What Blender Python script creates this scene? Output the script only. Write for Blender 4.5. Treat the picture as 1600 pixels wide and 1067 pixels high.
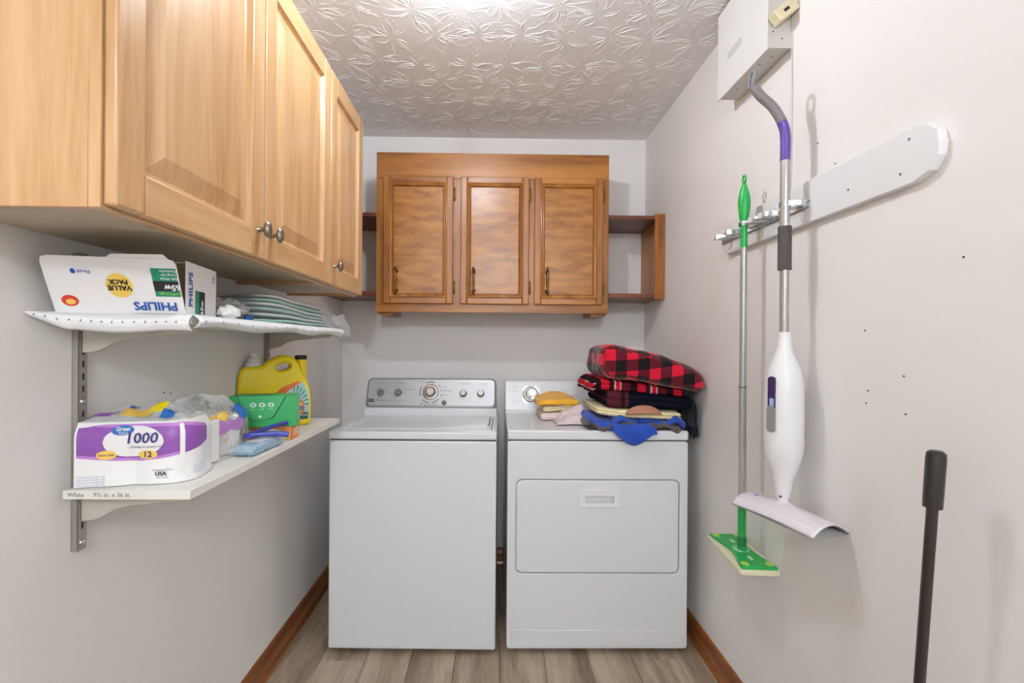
import bpy, bmesh, math, random
from mathutils import Vector, Matrix, noise
PI = math.pi
for o in list(bpy.data.objects): bpy.data.objects.remove(o)
scn = bpy.context.scene
COL = scn.collection

# ------------------------------------------------------------------ camera, world, exposure
CAM_H = 1.263
cd = bpy.data.cameras.new('camera'); cam = bpy.data.objects.new('camera', cd); COL.objects.link(cam)
cd.sensor_fit = 'HORIZONTAL'; cd.sensor_width = 36.0; cd.lens = 735.0/1600*36.0
cd.shift_x = 19.0/1600; cd.shift_y = 3.5/1600; cd.clip_start = 0.02
cam.matrix_world = Matrix.Translation((0, 0, CAM_H)) @ Matrix.Rotation(-12/735, 4, 'Z') @ Matrix.Rotation(PI/2, 4, 'X') @ Matrix.Rotation(.007, 4, 'Z')
scn.camera = cam
w = bpy.data.worlds.new('world'); scn.world = w; w.use_nodes = True
w.node_tree.nodes['Background'].inputs[0].default_value = (.8, .85, .9, 1)
w.node_tree.nodes['Background'].inputs[1].default_value = .2
scn.view_settings.view_transform = 'Standard'; scn.view_settings.look = 'None'
scn.view_settings.gamma = 1; scn.view_settings.use_curve_mapping = False
scn.view_settings.exposure = 0.17
LAMP_MAIN = 340.0      # emission strength of the bulb in the ceiling lamp over the appliances
LAMP_BACK = 150.0      # the same for the lamp behind the camera

# ------------------------------------------------------------------ materials
def s2l(c):
    f = lambda v: v/12.92 if v <= .04045 else ((v+.055)/1.055)**2.4
    return tuple(f(v/255.) for v in c)+(1,)
MATS = {}
def mat(name, rgb, rough=.5, metal=0., var=0., vscale=8., bump=0., bscale=60., spec=.5, coat=0., stretch=None, sheen=0.):
    if name in MATS: return MATS[name]
    m = bpy.data.materials.new(name); m.use_nodes = True; MATS[name] = m
    nt = m.node_tree; b = nt.nodes['Principled BSDF']
    b.inputs['Base Color'].default_value = s2l(rgb); b.inputs['Roughness'].default_value = rough
    b.inputs['Metallic'].default_value = metal; b.inputs['Specular IOR Level'].default_value = spec
    b.inputs['Coat Weight'].default_value = coat; b.inputs['Sheen Weight'].default_value = sheen
    tc = nt.nodes.new('ShaderNodeTexCoord'); mp = nt.nodes.new('ShaderNodeMapping')
    nt.links.new(tc.outputs['Object'], mp.inputs[0])
    if stretch: mp.inputs['Scale'].default_value = stretch
    if var:
        n = nt.nodes.new('ShaderNodeTexNoise'); n.inputs['Scale'].default_value = vscale; n.inputs['Detail'].default_value = 4
        r = nt.nodes.new('ShaderNodeValToRGB'); c = s2l(rgb)
        r.color_ramp.elements[0].position = .3; r.color_ramp.elements[1].position = .7
        r.color_ramp.elements[0].color = tuple(v*(1-var) for v in c[:3])+(1,)
        r.color_ramp.elements[1].color = tuple(min(1, v*(1+var)) for v in c[:3])+(1,)
        nt.links.new(mp.outputs[0], n.inputs['Vector']); nt.links.new(n.outputs['Fac'], r.inputs[0])
        nt.links.new(r.outputs[0], b.inputs['Base Color'])
    if bump:
        n2 = nt.nodes.new('ShaderNodeTexNoise'); n2.inputs['Scale'].default_value = bscale; n2.inputs['Detail'].default_value = 3
        bp = nt.nodes.new('ShaderNodeBump'); bp.inputs['Strength'].default_value = bump; bp.inputs['Distance'].default_value = .004
        nt.links.new(mp.outputs[0], n2.inputs['Vector']); nt.links.new(n2.outputs['Fac'], bp.inputs['Height'])
        nt.links.new(bp.outputs[0], b.inputs['Normal'])
    return m

def wood(name, dark, mid, light, axis='Z', rough=.35, coat=.2, scale=1., mottled=False, plank=False):
    """procedural wood whose grain runs along one object axis"""
    if name in MATS: return MATS[name]
    m = bpy.data.materials.new(name); m.use_nodes = True; MATS[name] = m
    nt = m.node_tree; N = nt.nodes.new; L = nt.links.new
    b = nt.nodes['Principled BSDF']; b.inputs['Roughness'].default_value = rough; b.inputs['Coat Weight'].default_value = coat
    b.inputs['Coat Roughness'].default_value = .25
    tc = N('ShaderNodeTexCoord'); mp = N('ShaderNodeMapping'); L(tc.outputs['Object'], mp.inputs[0])
    if plank:
        oi = N('ShaderNodeObjectInfo'); ad = N('ShaderNodeVectorMath'); ad.operation = 'MULTIPLY_ADD'
        L(tc.outputs['Object'], ad.inputs[0]); ad.inputs[1].default_value = (1, 1, 1)
        cx = N('ShaderNodeCombineXYZ'); mu = N('ShaderNodeMath'); mu.operation = 'MULTIPLY'; mu.inputs[1].default_value = 37.
        L(oi.outputs['Random'], mu.inputs[0])
        for i in range(3): L(mu.outputs[0], cx.inputs[i])
        L(cx.outputs[0], ad.inputs[2]); L(ad.outputs[0], mp.inputs[0])
    k = .16 if not mottled else .55
    sc = {'X': (k, 2, 2), 'Y': (2, k, 2), 'Z': (2, 2, k)}[axis]
    mp.inputs['Scale'].default_value = tuple(v*scale for v in sc)
    n1 = N('ShaderNodeTexNoise'); n1.inputs['Scale'].default_value = 6 if not mottled else 9; n1.inputs['Detail'].default_value = 5
    n1.inputs['Distortion'].default_value = .9 if not mottled else .35; L(mp.outputs[0], n1.inputs['Vector'])
    n2 = N('ShaderNodeTexNoise'); n2.inputs['Scale'].default_value = 60; n2.inputs['Detail'].default_value = 3; L(mp.outputs[0], n2.inputs['Vector'])
    mx = N('ShaderNodeMath'); mx.operation = 'MULTIPLY_ADD'; mx.inputs[1].default_value = .28; L(n2.outputs['Fac'], mx.inputs[0])
    m3 = N('ShaderNodeMath'); m3.operation = 'MULTIPLY'; m3.inputs[1].default_value = .80; L(n1.outputs['Fac'], m3.inputs[0]); L(m3.outputs[0], mx.inputs[2])
    r = N('ShaderNodeValToRGB'); e = r.color_ramp.elements
    e[0].position = .36; e[0].color = s2l(dark); e[1].position = .70; e[1].color = s2l(light)
    e2 = e.new(.53); e2.color = s2l(mid)
    L(mx.outputs[0], r.inputs[0]); L(r.outputs[0], b.inputs['Base Color'])
    bp = N('ShaderNodeBump'); bp.inputs['Strength'].default_value = .06; bp.inputs['Distance'].default_value = .002
    L(n2.outputs['Fac'], bp.inputs['Height']); L(bp.outputs[0], b.inputs['Normal'])
    return m

def plaid(name, bright, mid, dark, size):
    m = bpy.data.materials.new(name); m.use_nodes = True
    nt = m.node_tree; N = nt.nodes.new; L = nt.links.new; b = nt.nodes['Principled BSDF']
    b.inputs['Roughness'].default_value = .95; b.inputs['Sheen Weight'].default_value = .3; b.inputs['Specular IOR Level'].default_value = .1
    uv = N('ShaderNodeUVMap'); sp = N('ShaderNodeSeparateXYZ'); L(uv.outputs[0], sp.inputs[0])
    outs = []
    for i in range(2):
        d = N('ShaderNodeMath'); d.operation = 'DIVIDE'; d.inputs[1].default_value = size*2; L(sp.outputs[i], d.inputs[0])
        fr = N('ShaderNodeMath'); fr.operation = 'FRACT'; L(d.outputs[0], fr.inputs[0])
        g = N('ShaderNodeMath'); g.operation = 'GREATER_THAN'; g.inputs[1].default_value = .5; L(fr.outputs[0], g.inputs[0]); outs.append(g)
    a = N('ShaderNodeMath'); a.operation = 'ADD'; L(outs[0].outputs[0], a.inputs[0]); L(outs[1].outputs[0], a.inputs[1])
    h = N('ShaderNodeMath'); h.operation = 'MULTIPLY'; h.inputs[1].default_value = .5; L(a.outputs[0], h.inputs[0])
    r = N('ShaderNodeValToRGB'); r.color_ramp.interpolation = 'CONSTANT'; e = r.color_ramp.elements
    e[0].position = 0; e[0].color = s2l(bright); e[1].position = .8; e[1].color = s2l(dark); q = e.new(.3); q.color = s2l(mid)
    L(h.outputs[0], r.inputs[0]); L(r.outputs[0], b.inputs['Base Color'])
    tc = N('ShaderNodeTexCoord'); n2 = N('ShaderNodeTexNoise'); n2.inputs['Scale'].default_value = 260; L(tc.outputs['Object'], n2.inputs['Vector'])
    bp = N('ShaderNodeBump'); bp.inputs['Strength'].default_value = .5; bp.inputs['Distance'].default_value = .003
    L(n2.outputs['Fac'], bp.inputs['Height']); L(bp.outputs[0], b.inputs['Normal'])
    return m

def striped(name, cols, period, axis=1, rough=.95):
    m = bpy.data.materials.new(name); m.use_nodes = True
    nt = m.node_tree; N = nt.nodes.new; L = nt.links.new; b = nt.nodes['Principled BSDF']
    b.inputs['Roughness'].default_value = rough; b.inputs['Specular IOR Level'].default_value = .1
    uv = N('ShaderNodeUVMap'); sp = N('ShaderNodeSeparateXYZ'); L(uv.outputs[0], sp.inputs[0])
    d = N('ShaderNodeMath'); d.operation = 'DIVIDE'; d.inputs[1].default_value = period; L(sp.outputs[axis], d.inputs[0])
    fr = N('ShaderNodeMath'); fr.operation = 'FRACT'; L(d.outputs[0], fr.inputs[0])
    r = N('ShaderNodeValToRGB'); r.color_ramp.interpolation = 'CONSTANT'; e = r.color_ramp.elements
    e[0].position = 0; e[0].color = s2l(cols[0][1]); e[1].position = cols[1][0]; e[1].color = s2l(cols[1][1])
    for p, c in cols[2:]:
        q = e.new(p); q.color = s2l(c)
    L(fr.outputs[0], r.inputs[0]); L(r.outputs[0], b.inputs['Base Color'])
    return m

def film(name, tint=(255, 255, 255), fac=.3):
    m = bpy.data.materials.new(name); m.use_nodes = True; MATS[name] = m
    nt = m.node_tree; N = nt.nodes.new; L = nt.links.new
    nt.nodes.remove(nt.nodes['Principled BSDF'])
    t = N('ShaderNodeBsdfTransparent'); t.inputs[0].default_value = (.99, .99, .99, 1)
    g = N('ShaderNodeBsdfPrincipled'); g.inputs['Base Color'].default_value = s2l(tint); g.inputs['Roughness'].default_value = .12
    tc = N('ShaderNodeTexCoord'); n2 = N('ShaderNodeTexNoise'); n2.inputs['Scale'].default_value = 45; n2.inputs['Detail'].default_value = 4
    L(tc.outputs['Object'], n2.inputs['Vector'])
    bp = N('ShaderNodeBump'); bp.inputs['Strength'].default_value = .9; bp.inputs['Distance'].default_value = .01
    L(n2.outputs['Fac'], bp.inputs['Height']); L(bp.outputs[0], g.inputs['Normal'])
    mx = N('ShaderNodeMixShader'); mx.inputs[0].default_value = fac; L(t.outputs[0], mx.inputs[1]); L(g.outputs[0], mx.inputs[2])
    L(mx.outputs[0], nt.nodes['Material Output'].inputs[0])
    return m

M_WALL = mat('wall_paint', (240, 236, 232), .75, var=.02, vscale=2, bump=.05, bscale=120)
M_CEIL = mat('ceiling_plaster', (246, 244, 242), .8, bump=.25, bscale=90)
M_OAK = lambda ax: wood('honey_oak_'+ax, (186, 138, 90), (208, 163, 114), (222, 182, 134), ax, .32, .3)
M_BROWN = lambda ax: wood('brown_stain_'+ax, (120, 68, 18), (158, 98, 34), (182, 120, 50), ax, .36, .15)
M_MOTT = wood('mottled_brown_panel', (130, 74, 14), (162, 102, 32), (186, 124, 48), 'X', .34, .2, 1.6, mottled=True)
M_DARKW = lambda ax: wood('dark_stain_'+ax, (84, 38, 20), (112, 56, 30), (135, 72, 38), ax, .4, .2)
M_BASE = lambda ax: wood('baseboard_stain_'+ax, (104, 52, 20), (146, 82, 34), (178, 110, 52), ax, .35, .3)
M_PLANK = wood('floor_plank', (118, 100, 82), (158, 140, 118), (186, 170, 148), 'Y', .45, .0, 1.2, plank=True)
M_WHITE = mat('white_enamel', (226, 228, 229), .28, spec=.5, coat=.2)
M_WHITE2 = mat('white_plastic', (232, 232, 232), .38)
M_MEL = mat('cream_melamine', (205, 190, 165), .5)
M_SHELF = mat('white_shelf_board', (232, 229, 220), .5, var=.02)
M_DARK = mat('dark_gap', (40, 38, 36), .7)
M_CHROME = mat('chrome', (214, 216, 218), .22, .9)
M_NICKEL = mat('brushed_nickel', (150, 142, 132), .3, 1.)
M_BRASS = mat('antique_brass', (120, 88, 44), .35, 1.)
M_SILVER = mat('silver_console', (196, 198, 200), .34, .55)
M_GREYT = mat('grey_print', (110, 112, 116), .6)
M_BLACK = mat('black_print', (28, 28, 30), .6)
M_ALU = mat('grey_pole', (176, 174, 170), .35, .5)
M_ZINC = mat('zinc_track', (172, 168, 160), .4, .6)
M_GREEN = mat('green_plastic', (30, 168, 78), .35)
M_LIME = mat('lime_plastic', (176, 212, 96), .45)
M_BLUEP = mat('blue_print', (36, 84, 168), .5)
M_CARD = mat('white_card', (236, 234, 232), .6)
M_YEL = mat('yellow_plastic', (246, 220, 14), .3)
M_PURP = mat('purple_print', (142, 82, 168), .35)
M_LPURP = mat('light_purple_print', (190, 130, 206), .35)
M_GOLD = mat('gold_print', (240, 200, 90), .4)
M_FILM = film('clear_film', (252, 252, 252), .30)
M_FILM2 = film('thin_clear_film', (252, 252, 252), .13)
M_TISSUE = mat('tissue_white', (244, 242, 238), .85, bump=.1, bscale=200)

# ------------------------------------------------------------------ mesh helpers
ORG = {}
def link(o, parent=None):
    COL.objects.link(o)
    if parent is not None: o.parent = parent; ORG[o] = ORG.get(parent, Vector())
    return o
def tag(o, label, cat, group=None):
    o['label'] = label; o['category'] = cat
    if group: o['group'] = group
    return o
def thing(name, label, cat, loc, rotz=0, group=None):
    o = bpy.data.objects.new(name, None); COL.objects.link(o); o.location = loc; o.rotation_euler = (0, 0, rotz)
    o.empty_display_size = .05; ORG[o] = Vector(loc); tag(o, label, cat, group); return o
def frame(o, x, y):
    x = Vector(x).normalized(); y = Vector(y); z = x.cross(y).normalized(); y = z.cross(x)
    m = Matrix((x, y, z)).transposed().to_4x4(); m.translation = Vector(o); return m

class MB:
    def __init__(s): s.v = []; s.f = []; s.uv = None
    def add(s, vs, fs):
        k = len(s.v); s.v += [Vector(p) for p in vs]; s.f += [tuple(i+k for i in f) for f in fs]; return s
    def box(s, x0, x1, y0, y1, z0, z1, M=None):
        vs = [Vector((x, y, z)) for z in (z0, z1) for y in (y0, y1) for x in (x0, x1)]
        if M is not None: vs = [M @ p for p in vs]
        return s.add(vs, [(0, 2, 3, 1), (4, 5, 7, 6), (0, 1, 5, 4), (2, 6, 7, 3), (0, 4, 6, 2), (1, 3, 7, 5)])
    def tube(s, path, rad, n=16, caps=True, sq=None):
        path = [Vector(p) for p in path]
        if isinstance(rad, tuple) or not hasattr(rad, '__len__'): rad = [rad]*len(path)
        vs = []; up = None
        for i, p in enumerate(path):
            a = path[max(0, i-1)]; c = path[min(len(path)-1, i+1)]; t = (c-a)
            t = t.normalized() if t.length > 1e-9 else Vector((0, 0, 1))
            if up is None: up = t.orthogonal().normalized()
            up = (up-t*up.dot(t)).normalized(); sd = t.cross(up)
            r = rad[i]; ra, rb = (r if hasattr(r, '__len__') else (r, r))
            for k in range(n):
                an = 2*PI*k/n; vs.append(p+up*math.cos(an)*ra+sd*math.sin(an)*rb)
        fs = [(i*n+k, i*n+(k+1) % n, (i+1)*n+(k+1) % n, (i+1)*n+k) for i in range(len(path)-1) for k in range(n)]
        if caps: fs += [tuple(reversed(range(n))), tuple((len(path)-1)*n+k for k in range(n))]
        return s.add(vs, fs)
    def lathe(s, prof, o, axis=(0, 0, 1), n=28, sx=1., sy=1., up=None):
        ax = Vector(axis).normalized(); u = Vector(up).normalized() if up else ax.orthogonal().normalized(); w_ = ax.cross(u); o = Vector(o); vs = []
        for r, h in prof:
            for k in range(n):
                an = 2*PI*k/n; vs.append(o+ax*h+u*(r*sx*math.cos(an))+w_*(r*sy*math.sin(an)))
        fs = [(i*n+k, i*n+(k+1) % n, (i+1)*n+(k+1) % n, (i+1)*n+k) for i in range(len(prof)-1) for k in range(n)]
        fs += [tuple(reversed(range(n))), tuple((len(prof)-1)*n+k for k in range(n))]
        return s.add(vs, fs)
    def prism(s, poly, vec):
        poly = [Vector(p) for p in poly]; vec = Vector(vec); n = len(poly)
        return s.add(poly+[p+vec for p in poly], [tuple(reversed(range(n))), tuple(range(n, 2*n))]+[(i, (i+1) % n, n+(i+1) % n, n+i) for i in range(n)])
    def grid(s, fn, nu, nv, cu=False, cv=False, uvfn=None):
        k0 = len(s.v); s.v += [Vector(fn(i/(nu if cu else nu-1), j/(nv if cv else nv-1))) for i in range(nu) for j in range(nv)]
        for i in range(nu if cu else nu-1):
            for j in range(nv if cv else nv-1):
                a, b = i, (i+1) % nu; c, d = j, (j+1) % nv
                s.f.append((k0+a*nv+c, k0+b*nv+c, k0+b*nv+d, k0+a*nv+d))
        return s
    def build(s, name, m, parent=None, bevel=0., seg=2, smooth=True, solid=0., ang=35, sub=0):
        me = bpy.data.meshes.new(name); org = ORG.get(parent, Vector()) if parent is not None else Vector()
        me.from_pydata([p-org for p in s.v], [], s.f); me.validate()
        bm = bmesh.new(); bm.from_mesh(me)
        if not solid: bmesh.ops.recalc_face_normals(bm, faces=bm.faces)
        bm.to_mesh(me); bm.free()
        if s.uv:
            l = me.uv_layers.new(name='UVMap')
            for lp in me.loops: l.data[lp.index].uv = s.uv[lp.vertex_index]
        if smooth:
            me.shade_smooth()
            me.set_sharp_from_angle(angle=math.radians(ang))
        me.materials.append(m)
        o = bpy.data.objects.new(name, me); link(o, parent)
        if solid: d = o.modifiers.new('solid', 'SOLIDIFY'); d.thickness = solid; d.offset = 0
        if bevel:
            d = o.modifiers.new('bevel', 'BEVEL'); d.width = bevel; d.segments = seg; d.limit_method = 'ANGLE'; d.angle_limit = math.radians(40)
        if sub: d = o.modifiers.new('sub', 'SUBSURF'); d.levels = sub; d.render_levels = sub
        return o
def boxo(name, m, parent, x0, x1, y0, y1, z0, z1, bevel=0., M=None, **k):
    return MB().box(x0, x1, y0, y1, z0, z1, M).build(name, m, parent, bevel, **k)
def struct(o): o['kind'] = 'structure'; return o

def mesh_from_curve(cu, M, warp=None):
    ob = bpy.data.objects.new('tmp', cu); COL.objects.link(ob)
    me = bpy.data.meshes.new_from_object(ob.evaluated_get(bpy.context.evaluated_depsgraph_get())) if False else bpy.data.meshes.new_from_object(ob)
    bpy.data.objects.remove(ob)
    b = MB(); b.v = [(warp(v.co) if warp else M @ v.co) for v in me.vertices]; b.f = [tuple(p.vertices) for p in me.polygons]
    bpy.data.meshes.remove(me); return b
def text(s, size, M, m, parent, name='lettering', align='CENTER', ext=.0002, sx=1., warp=None, shear=0., bold=0.):
    cu = bpy.data.curves.new('t', 'FONT'); cu.body = s; cu.size = size; cu.align_x = align; cu.align_y = 'CENTER'; cu.extrude = ext
    cu.resolution_u = 2; cu.shear = shear; cu.offset = bold
    Ms = M @ Matrix.Diagonal((sx, 1, 1, 1)) if M is not None else None
    return mesh_from_curve(cu, Ms, warp).build(name, m, parent, smooth=False)
def outline_solid(outlines, ext, bev, M, res=3):
    cu = bpy.data.curves.new('c', 'CURVE'); cu.dimensions = '2D'; cu.fill_mode = 'BOTH'; cu.extrude = ext; cu.bevel_depth = bev; cu.bevel_resolution = res; cu.offset = -bev
    for pts in outlines:
        sp = cu.splines.new('POLY'); sp.points.add(len(pts)-1); sp.use_cyclic_u = True
        for p, q in zip(sp.points, pts): p.co = (q[0], q[1], 0, 1)
    return mesh_from_curve(cu, M)
def ell(cx, cy, rx, ry, n=28, a0=0, a1=2*PI):
    full = abs(a1-a0-2*PI) < 1e-6
    return [(cx+rx*math.cos(a0+(a1-a0)*k/(n if full else n-1)), cy+ry*math.sin(a0+(a1-a0)*k/(n if full else n-1))) for k in range(n)]
def rrect(x0, x1, y0, y1, r, n=5):
    p = []
    for cx, cy, a in ((x1-r, y1-r, 0), (x0+r, y1-r, PI/2), (x0+r, y0+r, PI), (x1-r, y0+r, 1.5*PI)):
        p += [(cx+r*math.cos(a+PI/2*k/n), cy+r*math.sin(a+PI/2*k/n)) for k in range(n+1)]
    return p
def decal(name, pts, M, m, parent, t=.0004):
    b = MB(); n = len(pts); b.prism([M @ Vector((x, y, 0)) for x, y in pts], (M.to_3x3() @ Vector((0, 0, 1)))*t); return b.build(name, m, parent, smooth=False)
def smooth_path(pts, n=8):
    pts = [Vector(p) for p in pts]; out = []
    for i in range(len(pts)-1):
        p0 = pts[max(i-1, 0)]; p1 = pts[i]; p2 = pts[i+1]; p3 = pts[min(i+2, len(pts)-1)]
        for k in range(n):
            t = k/n; out.append(.5*((2*p1)+(p2-p0)*t+(2*p0-5*p1+4*p2-p3)*t*t+(3*p1-p0-3*p2+p3)*t**3))
    return out+[pts[-1]]

# ------------------------------------------------------------------ room shell
XL, XR, YB, YF, ZC = -.852, .875, 2.695, -2.4, 2.44
fl = struct(boxo('floor', M_DARK, None, XL, XR, YF, YB, -.06, -.008))
rnd = random.Random(4)
pw = .178; nx = int((XR-XL)/pw)+1
pmesh = {}
for i in range(nx):
    x0 = XL+i*pw; x1 = min(XR, x0+pw); off = [.0, .62, .3, .95, .15, .75, .45][i % 7]
    y = YF-1.22+off
    while y < YB:
        a, b_ = max(y, YF), min(y+1.22, YB)
        if b_-a > .02:
            o = MB().box(-(x1-x0)/2+.0006, (x1-x0)/2-.0006, -(b_-a)/2+.0006, (b_-a)/2-.0006, -.008, 0).build('plank', M_PLANK, None, .0012, 1)
            o.parent = fl; o.location = ((x0+x1)/2, (a+b_)/2, 0)
        y += 1.22
struct(boxo('wall_left', M_WALL, None, XL-.1, XL, YF-.1, YB+.1, 0, ZC))
struct(boxo('wall_right', M_WALL, None, XR, XR+.1, YF-.1, YB+.1, 0, ZC))
struct(boxo('wall_back', M_WALL, None, XL, XR, YB, YB+.1, 0, ZC))
struct(boxo('wall_front', M_WALL, None, XL, XR, YF-.1, YF, 0, ZC))
ce = struct(boxo('ceiling', M_CEIL, None, XL-.1, XR+.1, YF-.1, YB+.1, ZC, ZC+.1))
# stamped plaster texture: radial brush ridges as real relief
rb = MB(); R = random.Random(7); sp = .165
ny_ = int((YB+.7)/sp); nx_ = int((XR-XL)/sp)+1
vs, fs = [], []
for j in range(ny_):
    for i in range(nx_):
        cx = XL+.06+i*sp+(sp/2 if j % 2 else 0)+R.uniform(-.03, .03); cy = YB-.06-j*sp+R.uniform(-.03, .03)
        for k in range(R.randint(24, 31)):
            a = R.uniform(0, 2*PI); r0 = R.uniform(.014, .035); r1 = R.uniform(.06, .118); cur = R.uniform(-.55, .55)
            hw = R.uniform(.0012, .0022); hh = R.uniform(.0007, .0018); base = len(vs); n = 6; ok = True; loc = []
            for q in range(n):
                t = q/(n-1); r = r0+(r1-r0)*t; an = a+cur*t*t+R.uniform(-.03, .03)
                x, y = cx+r*math.cos(an), cy+r*math.sin(an)
                if not (XL+.004 < x < XR-.004 and y < YB-.004): ok = False; break
                wd = hw*(1-.5*abs(2*t-1)); px, py = -math.sin(an), math.cos(an)
                loc += [(x-px*wd, y-py*wd, ZC+.0005), (x, y, ZC-hh*(.35+.65*math.sin(PI*min(1, t+.1)))), (x+px*wd, y+py*wd, ZC+.0005)]
            if not ok: continue
            vs += loc
            for q in range(n-1):
                p = base+q*3; fs += [(p, p+1, p+4, p+3), (p+1, p+2, p+5, p+4)]
rb.v = [Vector(p) for p in vs]; rb.f = fs
o = rb.build('plaster_relief', M_CEIL, ce, ang=80); o['kind'] = 'stuff'
# baseboards with a stepped profile
def baseboard(name, p0, p1, inward, ax):
    prof = [(0, 0), (.019, 0), (.019, .012), (.014, .022), (.014, .068), (.009, .084), (.008, .094), (0, .098)]
    iv = Vector(inward); a = Vector(p0); d = Vector(p1)-a
    return struct(MB().prism([a+iv*x+Vector((0, 0, z)) for x, z in prof], d).build(name, M_BASE(ax), None, smooth=False))
baseboard('baseboard_left', (XL, YF, 0), (XL, YB, 0), (1, 0, 0), 'Y')
baseboard('baseboard_right', (XR, YF, 0), (XR, YB, 0), (-1, 0, 0), 'Y')
baseboard('baseboard_back', (XL+.02, YB, 0), (XR-.02, YB, 0), (0, -1, 0), 'X')
baseboard('baseboard_front', (XL+.02, YF, 0), (XR-.02, YF, 0), (0, 1, 0), 'X')
# nail and screw holes left in the walls
for par, pts in (('wall_left', [(XL, 1.262, 1.126), (XL, 1.235, 1.13), (XL, 1.392, 1.1), (XL, 2.35, .62)]),
                 ('wall_right', [(XR, 1.255, 1.81), (XR, 1.19, 1.73), (XR, 1.09, 1.3), (XR, .985, 1.2), (XR, 1.08, 1.16), (XR, 1.085, 1.13), (XR, .98, 1.12), (XR, .86, 1.43)])):
    wl = bpy.data.objects[par]; sgn = 1 if par == 'wall_left' else -1
    for p in pts:
        MB().lathe([(.0021, -.001), (.0021, .0006)], p, (sgn, 0, 0), 10).build('screw_hole', M_DARK, wl)

# ------------------------------------------------------------------ ceiling lamps
def lamp(label, x, y, strength, k):
    t = thing('ceiling_lamp', label, 'lamp', (x, y, ZC))
    MB().lathe([(.075, -.0005), (.075, -.012), (.05, -.024), (.036, -.03), (.03, -.05), (.0, -.05)], (x, y, ZC)).build('lamp_holder', M_WHITE2, t)
    m = bpy.data.materials.new('bulb_glow'); m.use_nodes = True; b = m.node_tree.nodes['Principled BSDF']
    b.inputs['Base Color'].default_value = (1, 1, 1, 1); b.inputs['Emission Color'].default_value = (.88, .955, 1.05, 1); b.inputs['Emission Strength'].default_value = strength
    MB().lathe([(.0, -.049), (.018, -.05), (.018+.25*k, -.05-.2*k), (.9*k+.002, -.05-.6*k), (k, -.05-k), (.9*k, -.05-1.45*k), (.58*k, -.05-1.82*k), (.0, -.05-2*k)], (x, y, ZC), n=24).build('bulb', m, t)
lamp('white ceiling lamp with a round bulb above the washing machine and dryer', -.1, 1.29, LAMP_MAIN, .034)
lamp('white ceiling lamp with a round bulb near the front wall behind the camera', .05, -1.8, LAMP_BACK, .11)

# ------------------------------------------------------------------ left wall cabinets (honey oak)
def raised_door(parent, y0, y1, z0, z1, xf, t=.02, mk=M_OAK):
    """door in a plane of constant x facing +x : four frame members with sloped inner edge plus raised panel"""
    st = .058; door = None
    yi0, yi1, zi0, zi1 = y0+st, y1-st, z0+st+.006, z1-st-.006; xb = xf-t
    # thin backing slab carries the frame members
    door = boxo('door', mk('Z'), parent, xb, xb+.004, y0+.002, y1-.002, z0+.002, z1-.002)
    for a, b_, c, e in ((y0, yi0, z0, z1), (yi1, y1, z0, z1)): boxo('stile', mk('Z'), door, xb, xf, a, b_, c, e, .004)
    for c, e in ((z0, zi0), (zi1, z1)): boxo('rail', mk('Y'), door, xb, xf-.0004, yi0, yi1, c, e, .003)
    # thumbnail moulding ring and raised panel
    def ring(off, x): return [Vector((x, yi0+off, zi0+off)), Vector((x, yi1-off, zi0+off)), Vector((x, yi1-off, zi1-off)), Vector((x, yi0+off, zi1-off))]
    p = MB(); L_ = [ring(-.001, xf-.003), ring(.006, xf-.012), ring(.011, xf-.013), ring(.046, xf-.003), ring(.05, xf-.003)]
    vs = [q for l in L_ for q in l]; fs = [(i*4+k, i*4+(k+1) % 4, (i+1)*4+(k+1) % 4, (i+1)*4+k) for i in range(4) for k in range(4)]+[(16, 17, 18, 19)]
    p.add(vs, fs); p.build('panel', mk('Z'), door, smooth=False)
    return door
def oval_knob(parent, p, ax):
    p = Vector(p)
    b = MB().lathe([(.008, 0), (.0065, .003), (.005, .012), (.006, .015)], p, ax, 16)
    b.lathe([(.004, .0145), (.010, .016), (.0145, .0195), (.0155, .023), (.0125, .0275), (.006, .030), (.0, .0305)], p, ax, 20, sx=1.25, sy=.85, up=(0, 0, 1))
    return b.build('knob', M_NICKEL, parent)
ZB, ZT, XF = 1.456, 2.19, -.545
def wall_cab(label, y0, y1, doors, knobs):
    t = thing('wall_cabinet', label, 'cabinet', (XL, (y0+y1)/2, ZB), group=None)
    xb = XF-.021
    for c, e in ((y0, y0+.016), (y1-.016, y1)): boxo('side_panel', M_OAK('Z'), t, XL+.001, xb-.018, c, e, ZB, ZT, .001, seg=1)
    boxo('bottom_panel', M_MEL, t, XL+.001, xb-.018, y0+.016, y1-.016, ZB+.010, ZB+.022)
    boxo('top_panel', M_OAK('Y'), t, XL+.001, xb-.018, y0+.016, y1-.016, ZT-.016, ZT)
    boxo('back_panel', M_MEL, t, XL+.001, XL+.006, y0+.016, y1-.016, ZB+.022, ZT-.016)
    for c, e in ((y0, y0+.04), (y1-.04, y1)): boxo('frame_stile', M_OAK('Z'), t, xb-.018, xb, c, e, ZB, ZT, .001, seg=1)
    for c, e in ((ZB, ZB+.04), (ZT-.04, ZT)): boxo('frame_rail', M_OAK('Y'), t, xb-.018, xb, y0+.04, y1-.04, c, e, .001, seg=1)
    ds = [raised_door(t, a, b_, ZB+.004, ZT-.004, XF) for a, b_ in doors]
    for (y, z), d in zip(knobs, ds): oval_knob(d, (XF, y, z), (1, 0, 0))
wall_cab('honey oak wall cabinet with two raised panel doors, nearest on the left wall', .687, 1.588, [(.690, 1.131), (1.135, 1.585)], [(1.103, 1.525), (1.165, 1.525)])
wall_cab('narrow honey oak wall cabinet with a single raised panel door, further along left wall', 1.5895, 1.978, [(1.593, 1.975)], [(1.628, 1.525)])

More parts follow.
